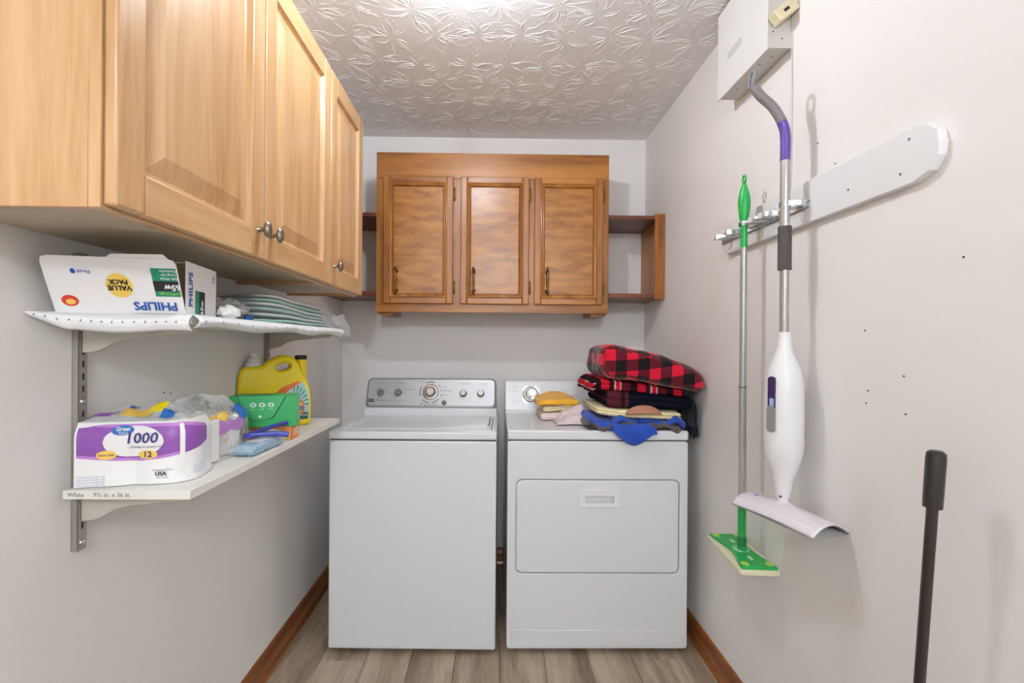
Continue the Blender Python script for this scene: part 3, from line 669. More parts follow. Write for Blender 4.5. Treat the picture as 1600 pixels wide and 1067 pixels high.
ft('PHILIPS', .172, .017, .0235, M_BLUEP, bold=.0006, sx=1.0)
decal('gold_badge', ell(.118, .056, .022, .024), Mt, M_GOLD, fl_)
ft('VALUE', .118, .052, .0135, M_BLACK, bold=.0004); ft('PACK', .118, .064, .0125, M_BLACK, bold=.0004)
decal('red_badge', ell(.030, .024, .014, .011), Mt, mat('red_print', (214, 62, 42), .5), fl_)
decal('red_badge_center', ell(.031, .022, .008, .0055), Mt @ Matrix.Translation((0, 0, .0004)), M_GOLD, fl_)
MT = mat('teal_print', (18, 138, 108), .5)
decal('teal_panel', [(.176, .036), (BW-.002, .036), (BW-.002, .092), (.176, .092)], Mt, MT, fl_)
decal('black_panel', [(.176, .047), (BW-.002, .047), (BW-.002, .067), (.176, .067)], Mt @ Matrix.Translation((0, 0, .0004)), M_BLACK, fl_)
ft('65w', .208, .055, .016, M_CARD, bold=.0005)
text('EcoVantage', .0085, Mt @ Matrix.Translation((.203, .0415, .0012)) @ UP, M_LIME, fl_)
for k, s in enumerate(('Soft White', 'Long Life', 'Dimmable')): text(s, .0068, Mt @ Matrix.Translation((.205, .072+.0075*k, .0012)) @ UP, M_CARD, fl_)
ft('Flood', .066, .082, .009, M_BLUEP); decal('blue_mark', ell(.048, .082, .004, .005, 12), Mt, M_BLUEP, fl_)
# right end face
Ms = frame(P0+xd*(BW+.0003), yd, (0, 0, 1))
text('PHILIPS', .022, Ms @ Matrix.Translation((.020, .052, .0003)) @ Matrix.Rotation(PI/2, 4, 'Z'), M_BLUEP, t, bold=.0006)
decal('teal_panel', [(.040, .004), (.058, .004), (.058, .052), (.040, .052)], Ms, MT, t)
decal('black_panel', [(.058, .004), (.085, .004), (.085, .052), (.058, .052)], Ms, M_BLACK, t)
text('65w', .018, Ms @ Matrix.Translation((.071, .018, .0006)) @ Matrix.Rotation(PI/2, 4, 'Z'), M_CARD, t, bold=.0004)
decal('corner_mark', ell(.130, .084, .006, .008, 14)+list(reversed(ell(.130, .084, .004, .006, 14))), Ms, M_GREYT, t)

# ------------------------------------------------------------------ upper shelf : pads in clear bag, crumpled wrap
t = thing('pad_stack', 'stack of mint green pads in a clear plastic bag on the upper shelf', 'pads', (-.71, 1.52, zb))
PM = [mat('mint_pad', (176, 222, 208), .8, bump=.2, bscale=120), mat('white_pad', (232, 240, 236), .8)]
for k in range(6):
    z = zb+.004+k*.0115
    def pad(u, v, k=k, z=z):
        y = 1.27+.012*k+(.53-.02*k)*u; a = 2*PI*v-PI/2; c, s_ = math.cos(a), math.sin(a)
        yy = math.copysign(abs(c)**.5, c); zz = math.copysign(abs(s_)**.5, s_); sc = max(0., 1-abs(2*u-1)**8)**.5
        return (-.705+yy*.092*(.3+.7*sc), y, z+.0055+zz*.0052*(.2+.8*sc)+.010*noise.noise(Vector((y*5, k*.2, 0)))-.03*max(0, u-.75)**1.5+.012*(1-u)*k/6)
    MB().grid(pad, 30, 24, cv=True).build('pad', PM[k % 2], t, ang=80)
def bag(u, v):
    y = 1.235+.635*u; a = 2*PI*v-PI/2; c, s_ = math.cos(a), math.sin(a)
    yy = math.copysign(abs(c)**.6, c); zz = math.copysign(abs(s_)**.6, s_); sc = max(.02, 1-abs(2*u-1)**5)**.5
    q = Vector((y*16, v*9, 2)); nz = noise.noise(q)*.008+noise.noise(q*2.4)*.005
    if u > .94: nz += .0
    return (-.705+yy*(.105*(.5+.5*sc)+nz), y, max(zb+.0008, zb+.042+zz*(.043*sc+.002)+nz*(1 if zz > 0 else 0)) if y < 1.82 else zb+.035+zz*(.036*sc+.006)+nz-.12*(y-1.82))
MB().grid(bag, 70, 40, cv=True).build('clear_bag', M_FILM2, t, ang=80)
def tail(u, v):
    y = 1.80+.075*v+.02*u; x = -.69+.115*u; q = Vector((x*30, y*30, 6))
    return (x+.012*noise.noise(q)+.015*v, y+.012*noise.noise(q+Vector((3, 0, 0))), zb+.055-.085*v+.012*noise.noise(q*1.5))
MB().grid(tail, 24, 16).build('bag_tail', M_FILM, t, ang=80, solid=.0006)
def crum(cx, cy, cz, rx, ry, rz, seed, rough=.35):
    def fn(u, v):
        a = 2*PI*v; p = PI*u; d = Vector((math.sin(p)*math.cos(a), math.sin(p)*math.sin(a), math.cos(p)))
        n = 1+rough*noise.noise(d*2.2+Vector((seed, 0, 0)))+rough*.6*noise.noise(d*5.5+Vector((0, seed, 0)))
        return (cx+rx*d.x*n, cy+ry*d.y*n, max(cz-rz*.92, cz+rz*d.z*n))
    return MB().grid(fn, 22, 36, cv=True)
t = thing('crumpled_wrap', 'crumpled clear plastic wrap between bulb carton and mint pads', 'plastic wrap', (-.66, 1.13, zb))
crum(-.665, 1.168, zb+.027, .05, .075, .028, 4).build('wrap', M_FILM, t, ang=80)
crum(-.618, 1.115, zb+.016, .018, .035, .0165, 9).build('tissue_wad', M_TISSUE, t, ang=80)
crum(-.622, 1.21, zb+.008, .008, .018, .008, 2, .1).build('blue_cap', M_BLUEP, t, ang=80)

# ------------------------------------------------------------------ lower shelf : toilet paper packs
zs = ZS1+.0182
def roll(parent, x, y, z, r=.05, h=.102):
    b = MB().lathe([(.019, 0), (r-.004, 0), (r, .004), (r, h-.004), (r-.004, h), (.019, h)], (x, y, z), n=36); return b.build('paper_roll', M_TISSUE, parent)
pa = math.radians(12)
Q0 = Vector((-.822, .937, zs)); ux_ = Vector((math.cos(pa), math.sin(pa), 0)); uy_ = Vector((-math.sin(pa), math.cos(pa), 0))
t = thing('toilet_paper_pack', 'purple and white twelve roll toilet paper pack at the near end of the lower shelf', 'toilet paper', Q0)
W, D, HH = .204, .104, .128
def packpt(s, z, off=0.):
    """s runs along the wrapped front: 0..W front, W.. side; bulged by the two rolls behind the film"""
    r = .05
    low = 1-min(1, max(0, (z-.055)/.05))
    if s <= W-.045:
        x = s; c = .051 if s < .102 else .153; y = .0075*(.08+.92*low)*math.exp(-((s-.102)/.016)**2)
        nx, ny = 0, -1
    else:
        a = (s-(W-.045))/.05
        if a < PI/2: x = W-.045+.05*math.sin(a)-.0; y = .05-.05*math.cos(a); nx, ny = math.sin(a), -math.cos(a)
        else: x = W+.005; y = .05+(a-PI/2)*.05; nx, ny = 1, 0
    inn = max(0, z-.105)*.55
    p = Q0+ux_*(x+nx*(off-inn))+uy_*(y+ny*(off-inn)+.004); return p+Vector((0, 0, z))
SM = W-.045+.05*PI/2+.055
def shell(u, v): return packpt(SM*u, .001+.127*v)
b = MB(); loop = [SM*k/60 for k in range(61)]
def ringz(z):
    inn = max(0, z-.105)*.55
    return [packpt(q, z) for q in loop]+[Q0+ux_*(W+.003-inn)+uy_*(D+.01-inn)+Vector((0, 0, z)), Q0+ux_*(.0+inn)+uy_*(D+.01-inn)+Vector((0, 0, z))]
zz_ = [.001+.127*k/19 for k in range(20)]; nl = len(ringz(0))
b.v = [p for z in zz_ for p in ringz(z)]
b.f = [(i*nl+k, i*nl+(k+1) % nl, (i+1)*nl+(k+1) % nl, (i+1)*nl+k) for i in range(19) for k in range(nl)]+[tuple(range(19*nl, 20*nl))]
back = b.build('wrapped_rolls', mat('white_wrap', (242, 241, 239), .3, coat=.3), t, ang=60)
for i in range(2):
    p = Q0+ux_*(.051+.102*i)+uy_*.058; roll(t, p.x, p.y, p.z+.001, .047)
def pdec(name, poly, m, off=.0006, dz=0):
    """polygon given in (s, z) drawn on the wrapped pack surface, as a fine strip grid"""
    ss = [p[0] for p in poly]; s0, s1 = min(ss), max(ss); n = 40; b = MB(); rows = []
    for i in range(n+1):
        s = s0+(s1-s0)*(i+.0)/n; s = min(max(s, s0+1e-5), s1-1e-5); zz = []
        for a, c in zip(poly, poly[1:]+poly[:1]):
            if (a[0]-s)*(c[0]-s) < 0: zz.append(a[1]+(c[1]-a[1])*(s-a[0])/(c[0]-a[0]))
        if len(zz) >= 2: rows.append((s, min(zz), max(zz)))
    m_ = 7
    b.v = [packpt(s, z0+(z1-z0)*k/(m_-1), off) for s, z0, z1 in rows for k in range(m_)]
    b.f = [(i*m_+k, (i+1)*m_+k, (i+1)*m_+k+1, i*m_+k+1) for i in range(len(rows)-1) for k in range(m_-1)]
    return b.build(name, m, t, ang=80)
def ptext(s, sx, z, size, m, off=.0034, **k):
    return text(s, size, None, m, t, warp=lambda c: packpt(sx+c.x, z+c.y, off), ext=0, **k)
band = [(.004, .118)]+[(.004, .060)]+[(.03, .056), (.07, .052), (.11, .049), (.15, .053), (.19, .060), (.225, .068), (.26, .076), (.26, .112), (.22, .121), (.16, .122), (.05, .122)]
pdec('purple_band', band, M_PURP, .0009)
pdec('light_band', [(.004, .066), (.004, .060), (.03, .056), (.07, .052), (.11, .049), (.15, .053), (.19, .060), (.19, .066), (.15, .059), (.11, .055), (.07, .058), (.03, .062)], M_LPURP, .0014)
pdec('light_band', [(.02, .121), (.05, .1235), (.2, .1235), (.25, .115), (.25, .108), (.2, .117), (.05, .118)], M_LPURP, .0014)
pdec('white_oval', ell(.103, .089, .054, .031), M_CARD, .0019)
pdec('gold_oval', ell(.056, .064, .018, .009), M_GOLD, .0024); pdec('gold_oval', ell(.128, .062, .018, .009), M_GOLD, .0024)
pdec('blue_oval', ell(.083, .112, .0195, .0095), mat('sky_blue_print', (44, 112, 190), .4), .0025)
pdec('white_strip', [(.184, .018), (.193, .018), (.193, .122), (.184, .122)], M_CARD, .0020)
NAVY = mat('navy_print', (66, 56, 120), .5)
ptext('1000', .116, .095, .030, NAVY, shear=.15, bold=.0006); ptext('...sheets in every roll', .124, .078, .0078, NAVY)
ptext('Great', .083, .1145, .0105, M_CARD, .0036, bold=.0003); ptext('Value', .085, .107, .008, M_CARD, .0036)
ptext('Septic-Safe', .056, .064, .0065, NAVY, .0036); ptext('12', .128, .062, .0165, NAVY, .0036, bold=.0004)
ptext('USA', .152, .022, .011, M_BLACK, bold=.0004); ptext('Manufactured in the', .155, .030, .0045, M_BLACK); ptext('Bath Tissue', .155, .0145, .0045, M_BLACK)
PB = mat('pale_blue_print', (150, 170, 214), .6)
for k in range(4): ptext('bath tissue one-ply rolls', .006, .022-.0055*k, .0050, PB, align='LEFT')
for k in range(3): ptext('thousand sheets', .208, .030-.0065*k, .0055, PB, align='LEFT')
def film_top(cx, cy, w_, d_, z0, h, seed):
    def fn(u, v, off=0.):
        x = -w_/2+w_*u; y = -d_/2+d_*v; e = max(0, 1-max(abs(2*u-1), abs(2*v-1))**3); q = Vector((x*13+seed, y*13, seed))
        z = h*(.3+.7*abs(noise.noise(q))*1.6)*e+.009*noise.noise(q*3.1)*e
        return Vector((cx, cy, z0))+ux_*x+uy_*y+Vector((0, -off, max(.0005, z)+off))
    return fn
c = Q0+ux_*.10+uy_*.062
ff = film_top(c.x, c.y, .195, .108, zs+.128, .05, 3)
MB().grid(ff, 44, 32).build('loose_film', M_FILM, t, ang=60)
SKY = mat('sky_blue_print', (44, 112, 190), .4)
for u0, u1, v0, v1, m in ((.34, .62, .10, .55, M_GOLD), (.5, .72, .2, .5, M_YEL), (.06, .26, .08, .5, M_PURP), (.30, .38, .6, .8, SKY), (.72, .86, .06, .3, SKY)):
    MB().grid(lambda a, b_: ff(u0+(u1-u0)*a, v0+(v1-v0)*b_, .001), 14, 12).build('printed_film', m, t, ang=60)
# second pack, torn open
P2 = Vector((-.71, 1.165, zs))
t = thing('toilet_paper_pack', 'torn open toilet paper pack with crumpled clear film, behind the purple pack', 'toilet paper', P2)
for x, y in ((-.712, 1.146), (-.716, 1.246), (-.802, 1.190), (-.802, 1.290)): roll(t, x, y, zs+.001, .0485)
def film2(u, v):
    a = 2*PI*v; c, s_ = math.cos(a), math.sin(a); q = Vector((c*2.5, s_*2.5, u*4)); e = 4
    rr = 1/((abs(c)**e+abs(s_)**e)**(1/e)); top = max(0., (u-.62)/.38)
    r = (1-top**1.6*.95)*(1+.05*noise.noise(q*2)*u)
    x, y = c*rr*.091*r, s_*rr*.126*r
    return Vector((-.757, 1.222, zs+.001))+Vector((x, y, u*.142+.030*abs(noise.noise(q*1.6))*u+.012*top*noise.noise(q*4)))
MB().grid(film2, 30, 72, cv=True).build('clear_film', M_FILM, t, ang=50)
def patch(v0, v1, u0, u1, m, name):
    MB().grid(lambda a, b_: Vector(film2(u0+(u1-u0)*a, v0+(v1-v0)*b_))*1+Vector((.0012*math.cos(2*PI*(v0+(v1-v0)*b_)), .0012*math.sin(2*PI*(v0+(v1-v0)*b_)), .0006)), 10, 18).build(name, m, t, ang=60)
patch(.90, 1.06, .42, .62, M_LPURP, 'printed_film'); patch(-.20, -.12, .15, .5, mat('sky_blue_print', (44, 112, 190), .4), 'printed_film'); patch(.04, .10, .60, .78, mat('sky_blue_print', (44, 112, 190), .4), 'printed_film'); patch(.84, .98, .64, .74, M_GOLD, 'printed_film'); patch(.70, .79, .40, .62, M_PURP, 'printed_film')

# ------------------------------------------------------------------ lower shelf : detergent jug
ja = math.atan2(.11, .204); jx = Vector((math.cos(ja), math.sin(ja), 0))
J0 = Vector((-.765, 1.665, zs)); t = thing('detergent_jug', 'yellow laundry detergent jug with white tap at the far end of the lower shelf', 'jug', J0)
Mj = frame(J0, jx, (0, 0, 1))
out = [(-.098, .0), (.100, .0), (.116, .008), (.118, .06), (.114, .12), (.102, .160), (.088, .188), (.075, .218), (.063, .236), (.040, .246), (.012, .244), (-.016, .232), (-.030, .220), (-.045, .209), (-.090, .207), (-.106, .195), (-.113, .16), (-.115, .06), (-.112, .010)]
hole = ell(.026, .206, .023, .0125, 18)
hole = [(.026+(x-.026)*math.cos(.2)-(y-.206)*math.sin(.2), .206+(x-.026)*math.sin(.2)+(y-.206)*math.cos(.2)) for x, y in hole]
outline_solid([out, hole], .033, .013, Mj, 4).build('jug_body', M_YEL, t, ang=60)
p = Mj @ Vector((-.062, .206, 0)); MB().lathe([(.029, 0), (.029, .014), (.022, .017), (.020, .028), (.011, .031), (.013, .040), (.013, .048), (.0, .049)], p).build('tap', M_WHITE2, t)
p = Mj @ Vector((.088, .165, -.012)); MB().lathe([(.020, -.03), (.020, .065), (.0, .065)], p).build('spout', M_YEL, t)
MB().lathe([(.0205, .065), (.0205, .078), (.018, .080), (.0, .080)], p).build('cap', M_BLACK, t)
Ml = Mj @ Matrix.Translation((0, 0, .0462))
decal('label_teal', [(.000, .022), (.108, .022), (.110, .075), (.106, .12), (.092, .150), (.06, .150), (.02, .11), (.0, .06)], Ml, mat('pale_teal_print', (170, 206, 200), .4), t)
for k in range(7):
    a = .0+.24*k; decal('ray', [(.055+.03*math.cos(a), .075+.03*math.sin(a)), (.055+.052*math.cos(a-.06), .075+.070*math.sin(a-.06)), (.055+.052*math.cos(a+.06), .075+.070*math.sin(a+.06))], Ml @ Matrix.Translation((0, 0, .0004)), mat('deep_teal_print', (64, 140, 140), .4), t)
decal('label_dark', [(.000, .022), (.106, .022), (.107, .046), (.0, .05)], Ml @ Matrix.Translation((0, 0, .0004)), mat('dark_teal_print', (22, 96, 88), .4), t)
MO = mat('orange_print', (240, 116, 40), .4)
decal('orange_swoosh', [(-.015, .098), (.02, .135), (.07, .156), (.085, .153), (.05, .130), (.01, .095)], Ml @ Matrix.Translation((0, 0, .0006)), MO, t)
decal('orange_roundel', ell(.064, .064, .031, .034), Ml @ Matrix.Translation((0, 0, .0008)), MO, t); decal('yellow_roundel', ell(.064, .064, .024, .026), Ml @ Matrix.Translation((0, 0, .0012)), mat('label_yellow', (250, 214, 60), .4), t)
text('Tide', .034, Ml @ Matrix.Translation((.060, .064, .0018)), M_BLUEP, t, bold=.0008)
text('SIMPLY', .011, Ml @ Matrix.Translation((.060, .036, .0014)), M_BLUEP, t); text('+OXI', .010, Ml @ Matrix.Translation((.092, .036, .0014)), M_CARD, t)

# ------------------------------------------------------------------ lower shelf : boxes
t = thing('wrap_box', 'orange cling wrap box lying upside down under the green carton', 'box', (-.72, 1.46, zs))
boxo('carton', mat('orange_card', (232, 146, 84), .5), t, -.836, -.597, 1.416, 1.47, zs+.0002, zs+.041, .001, seg=1)
Mo = frame((-.836, 1.4158, zs), (1, 0, 0), (0, 0, 1))
text('Cling', .027, Mo @ Matrix.Translation((.180, .022, 0)) @ UP, M_CARD, t, bold=.001); text('wrap', .022, Mo @ Matrix.Translation((.128, .020, 0)) @ UP, M_CARD, t, bold=.0008)
decal('yellow_panel', [(.206, .003), (.234, .003), (.234, .016), (.206, .016)], Mo, M_YEL, t); decal('pale_panel', [(.01, .026), (.10, .026), (.10, .039), (.01, .039)], Mo, mat('peach_print', (244, 190, 150), .5), t)
Mo2 = frame((-.5968, 1.416, zs), (0, 1, 0), (0, 0, 1)); decal('side_panel_print', [(.008, .012), (.046, .012), (.046, .036), (.008, .036)], Mo2, mat('peach_print', (244, 190, 150), .5), t)
ga = math.radians(15); gx = Vector((math.cos(ga), math.sin(ga), 0)); gy = Vector((-math.sin(ga), math.cos(ga), 0)); G0 = Vector((-.757, 1.370, zs+.0415))
t = thing('bag_carton', 'green cardboard carton with a curved tuck flap on the lower shelf', 'box', G0)
Mg = frame(G0, gx, gy); GW, GD, GH = .180, .075, .092
MGc = mat('green_card', (48, 168, 92), .45)
boxo('carton', MGc, t, 0, GW, 0, GD, 0, GH, .001, M=Mg, seg=1)
boxo('end_panel', mat('pale_green_card', (120, 186, 132), .5), t, GW, GW+.0008, .004, GD-.002, .002, GH-.002, M=Mg)
Mgf = frame(G0-gy*.0006, gx, (0, 0, 1))
fp = [(.022, GH), (.042, .034), (.046, .028)]+[(.046+.064*k/8, .028-.008*math.sin(PI*k/8)) for k in range(1, 8)]+[(.112, .028), (.118, .034), (.150, GH)]
decal('flap_gap', [(x+(.0022 if x > .09 else -.0012), y-.0015) for x, y in fp], Mgf, mat('dark_green_edge', (24, 70, 44), .7), t)
fpn = decal('tuck_flap', fp, Mgf @ Matrix.Translation((0, 0, .0008)), mat('mid_green_card', (58, 176, 102), .45), t, .0008)
for k in range(3):
    cx = .062+.024*k; Mi = Mgf @ Matrix.Translation((0, 0, .0018)); decal('leaf_icon', ell(cx, .066, .008, .0065, 18)+[(cx+.011, .062)], Mi, M_CARD, fpn); decal('icon_centre', ell(cx, .066, .0042, .0035, 14), Mi @ Matrix.Translation((0, 0, .0004)), MGc, fpn)
    text('earth', .005, Mi @ Matrix.Translation((cx, .054, 0)), M_CARD, fpn)
decal('small_icon', ell(.081, .032, .004, .0035, 14), Mgf @ Matrix.Translation((0, 0, .0018)), M_CARD, fpn)
decal('orange_picture', ell(.012, .058, .010, .010), Mgf, MO, t); decal('tan_picture', ell(.022, .040, .008, .009), Mgf, mat('tan_print', (206, 186, 120), .5), t)

# blue sponge pack and blue tongs
SP0 = Vector((-.627, 1.292, zs)); t = thing('sponge_pack', 'blue sponge wrapped in clear plastic on the lower shelf edge', 'sponge', SP0)
Msp = frame(SP0, (.02, 1, 0), (-1, .02, 0))
boxo('sponge', mat('sky_blue_sponge', (120, 176, 206), .8, bump=.5, bscale=180), t, -.088, .07, -.026, .026, .0015, .026, .006, M=Msp, seg=3)
def wrapf(u, v):
    a = 2*PI*v; c, s_ = math.cos(a), math.sin(a); e = .45; sc = max(.05, 1-abs(2*u-1)**9)
    q = Vector((u*7, v*7, 3)); n = .0025*noise.noise(q*1.5)
    return Msp @ Vector((-.105+.195*u, math.copysign(abs(c)**e, c)*(.030+n), max(.0006, .0152+math.copysign(abs(s_)**e, s_)*(.0145*sc)+n)))
MB().grid(wrapf, 40, 28, cv=True).build('clear_wrap', M_FILM, t, ang=60)
decal('printed_card', [(-.04, -.02), (.05, -.02), (.05, .02), (-.04, .02)], Msp @ Matrix.Translation((0, 0, .0275)), M_CARD, t)
t = thing('plastic_tongs', 'blue plastic tongs resting on the sponge pack and orange box', 'tongs', (-.66, 1.28, zs))
MN = mat('cobalt_plastic', (62, 66, 160), .35)
MB().tube(smooth_path([(-.656, 1.272, zs+.040), (-.645, 1.30, zs+.044), (-.628, 1.36, zs+.050), (-.605, 1.40, zs+.054)]), (.0072, .0055), 12).build('arm', MN, t)
MB().tube(smooth_path([(-.656, 1.272, zs+.040), (-.632, 1.292, zs+.040), (-.602, 1.315, zs+.038), (-.572, 1.335, zs+.032)]), [(.0072+.0001*k, .0055) for k in range(25)], 12).build('arm', MN, t)
MB().lathe([(.0, -.007), (.0075, -.006), (.0075, .006), (.0, .007)], (-.656, 1.272, zs+.040), (0, 0, 1), 18).build('pivot', MN, t)

# ------------------------------------------------------------------ right wall : utility box
t = thing('utility_box', 'white metal utility box mounted high on the right wall', 'utility box', (XR, 1.515, 2.137))
b = MB(); x0 = .800; zb_ = 2.137; zt_ = 2.432
b.box(x0+.002, XR-.0005, 1.368, 1.370, zb_, zt_); b.box(x0+.002, XR-.0005, 1.660, 1.662, zb_, zt_); b.box(x0+.002, XR-.0005, 1.370, 1.660, zb_, zb_+.002); b.box(x0+.002, XR-.0005, 1.370, 1.660, zt_-.002, zt_)
b.box(XR-.004, XR-.0005, 1.362, 1.370, zb_-.004, zt_)
b.build('case', mat('pale_grey_metal', (206, 202, 196), .5), t)
cv_ = boxo('cover', mat('ivory_metal', (228, 226, 222), .45), t, x0-.002, x0+.002, 1.364, 1.666, zb_-.006, zt_, .001, seg=1)
Mv = frame((x0-.0022, 1.666, zb_), (0, -1, 0), (0, 0, 1))
decal('knockout', ell(.262, .215, .010, .022, 20), Mv, M_GREYT, cv_); decal('faint_label', rrect(.07, .16, .10, .125, .002, 2), Mv, mat('faint_print', (200, 200, 200), .6), cv_)
for y, xx in ((1.41, .84), (1.45, .825), (1.50, .845), (1.59, .83)): boxo('slot', M_DARK, t, xx-.004, xx+.004, y-.0012, y+.0012, zb_-.0006, zb_+.0002)
for xx, z in ((.818, 2.185), (.845, 2.165), (.815, 2.205)): MB().lathe([(.0022, 0), (.0022, .0006)], (xx, 1.368, z), (0, -1, 0), 10).build('rivet_hole', M_DARK, t)
decal('sticker', [(-.024, .0), (.024, .0), (.024, .10), (-.024, .10)], frame((.842, 1.3677, 2.292), (1, 0, 0), (0, 0, 1)), mat('sticker_white', (222, 224, 226), .5), t)
dv = thing('wall_adapter', 'cream plastic adapter stuck askew on the side of the utility box', 'adapter', (.838, 1.3675, 2.228))
Ma = Matrix.Translation((.838, 1.3672, 2.228)) @ Matrix.Rotation(math.radians(38), 4, Vector((0, -1, 0)))
boxo('housing', mat('cream_plastic', (226, 212, 176), .45), dv, -.034, .034, -.034, 0, -.018, .018, .003, M=Ma)
boxo('jack', M_DARK, dv, -.010, .008, -.0346, -.0338, -.004, .005, M=Ma)
# cord running down the wall from the box
tag(MB().tube(smooth_path([(XR-.003, 1.366, 2.132), (XR-.0025, 1.362, 2.0), (XR-.0025, 1.365, 1.86), (XR-.0025, 1.367, 1.722)]), .0016, 8).build('thin_cord', mat('cord_white', (206, 202, 198), .6), None), 'thin white cord running down the right wall from the utility box', 'cord')

# ------------------------------------------------------------------ right wall : hanging board with clip rail
bt = .019; zc0, zc1 = 1.598, 1.712; ya, yb = .888, 1.742
t = thing('hanging_board', 'long white painted board with angled end screwed to the right wall', 'board', (XR, (ya+yb)/2, zc0))
Mbd = frame((XR-bt/2-.0005, 0, 0), (0, -1, 0), (0, 0, 1))
pts = [(-(yb), zc0+.042), (-(yb-.012), zc0+.016), (-(yb-.04), zc0), (-(ya+.060), zc0), (-(ya+.022), zc0+.012), (-(ya+.004), zc0+.036), (-ya, zc0+.060), (-(ya+.006), zc0+.086), (-(ya+.028), zc1-.006), (-(ya+.055), zc1), (-(yb-.04), zc1), (-(yb-.012), zc1-.016), (-(yb), zc1-.042)]
outline_solid([pts], bt/2-.0015, .0015, Mbd, 2).build('plank', mat('white_paint_board', (236, 236, 236), .4), t, smooth=False)
for y, z in ((.955, 1.69), (.975, 1.625), (1.12, 1.64), (1.26, 1.655)): MB().lathe([(.0035, -.001), (.003, .0006), (.0, .0008)], (XR-bt-.0005, y, z), (-1, 0, 0), 12).build('screw_head', M_GREYT, t)
t = thing('clip_rail', 'chrome tool holder rail with spring clips on the white board', 'tool holder', (XR-bt, 1.5, 1.65))
xr = XR-bt-.001; RZ = 1.650
b = MB(); b.box(xr-.003, xr, 1.262, 1.735, RZ-.011, RZ+.011)
b.box(xr-.007, xr, 1.262, 1.735, RZ+.009, RZ+.011); b.box(xr-.007, xr, 1.262, 1.735, RZ-.011, RZ-.009); b.build('rail', M_CHROME, t)
# clip: two springy jaws reaching out from the rail
clips = [1.275, 1.375, 1.43, 1.487, 1.60, 1.675]
def clip(y, gap, reach):
    b = MB(); z = RZ
    for s in (-1, 1):
        path = [(xr-.004, y+s*.010, z), (xr-.012, y+s*(gap+.008), z), (xr-.026, y+s*(gap+.009), z), (xr-reach+.008, y+s*(gap-.001), z), (xr-reach, y+s*(gap+.006), z)]
        for a, c in zip(path, path[1:]):
            a, c = Vector(a), Vector(c); d = (c-a).normalized(); n = Vector((-d.y, d.x, 0))*.0007
            b.prism([a-n+Vector((0, 0, -.007)), a+n+Vector((0, 0, -.007)), c+n+Vector((0, 0, -.007)), c-n+Vector((0, 0, -.007))], (0, 0, .014))
    b.tube([(xr-.016, y-gap-.012, z), (xr-.016, y+gap+.012, z)], .003, 8)
    b.build('clip', M_CHROME, t)
for y in clips: clip(y, .0128 if y in (1.275, 1.487) else .009, .074 if y in (1.275, 1.487) else .066)

# ------------------------------------------------------------------ right wall : flat green sweeper mop
MX, MY = .800, 1.487
t = thing('sweeper_mop', 'green flat sweeper mop with grey pole hanging on right wall', 'mop', (MX, MY, .60))
b = MB().lathe([(.0105, 0), (.0105, .082), (.0125, .090), (.017, .118), (.0195, .142), (.018, .162), (.013, .185), (.008, .200), (.0065, .206)], (MX, MY, 1.572), n=24, sx=.85, sy=1.0)
b.build('handle_grip', M_GREEN, t)
MB().lathe([(.012, .095), (.0175, .118), (.020, .142), (.0185, .162), (.013, .182)], (MX-.0022, MY+.0012, 1.572), n=20, sx=.72, sy=.86).build('grip_inlay', M_LIME, t)
rg = [(MX, MY+.0085*math.cos(a), 1.792+.013*math.sin(a)) for a in [2*PI*k/20 for k in range(21)]]
MB().tube(rg, (.0034, .003), 10).build('hang_loop', M_GREEN, t)
MB().tube([(MX, MY, 1.13), (MX, MY, 1.574)], .0102, 20).build('upper_pole', M_ALU, t); MB().tube([(MX, MY, .745), (MX, MY, 1.13)], .0108, 20).build('lower_pole', M_ALU, t)
MB().tube([(MX, MY, 1.127), (MX, MY, 1.133)], .0113, 20).build('pole_joint', M_GREYT, t)
MB().tube([(MX, MY, .655), (MX, MY, .75)], .0122, 20).build('lower_sleeve', M_GREEN, t)
b = MB(); b.lathe([(.012, 0), (.015, -.014), (.013, -.03)], (MX, MY, .657), n=20)
for s in (-1, 1): b.box(MX-.006, MX+.006, MY+s*.011-.003, MY+s*.011+.003, .612, .640)
b.build('swivel_joint', mat('dark_green_plastic', (16, 120, 62), .4), t)
MB().tube([(MX, MY-.018, .620), (MX, MY+.018, .620)], .007, 14).build('pivot', M_GREEN, t)
hl, hw_ = .130, .054
def hd(x, y): return (MX+.0+x, MY+.012+y)
Mh = Matrix.Translation((MX+.004, MY+.012, .598)) @ Matrix.Rotation(math.radians(-4), 4, 'Z')
outline_solid([rrect(-hw_-.004, hw_+.004, -hl, hl, .010, 4)], .004, .004, Mh @ Matrix.Translation((0, 0, -.006)), 2).build('foam_base', mat('pale_foam', (226, 222, 190), .8), t)
gp = []
for k in range(25):
    y = -hl+.008+(2*hl-.016)*k/24; gp.append((hw_-.002-.022*math.cos(PI*(y/hl)/2)**2*.9, y))
gp = gp+[(-x, y) for x, y in reversed(gp)]
hp = outline_solid([gp], .003, .002, Mh @ Matrix.Translation((0, 0, .0065)), 2).build('head_plate', M_GREEN, t)
Mh2 = Mh @ Matrix.Translation((0, 0, .0116))
for sx_ in (-1, 1):
    for sy_ in (-1, 1): decal('grip_tab', ell(sx_*.036, sy_*.105, .012, .014, 18), Mh2, M_LIME, hp, .001)
MB().lathe([(.026, 0), (.024, .004), (.021, .005), (.019, .002)], (MX+.004, MY+.012, .609), n=28).build('socket_ring', mat('pale_green_plastic', (150, 206, 170), .4), hp)
for y in (-.065, .06): decal('emblem', [(-.006, y-.014), (.006, y-.010), (.004, y+.014), (-.008, y+.010)], Mh2, mat('pale_green_print', (190, 226, 196), .5), hp)

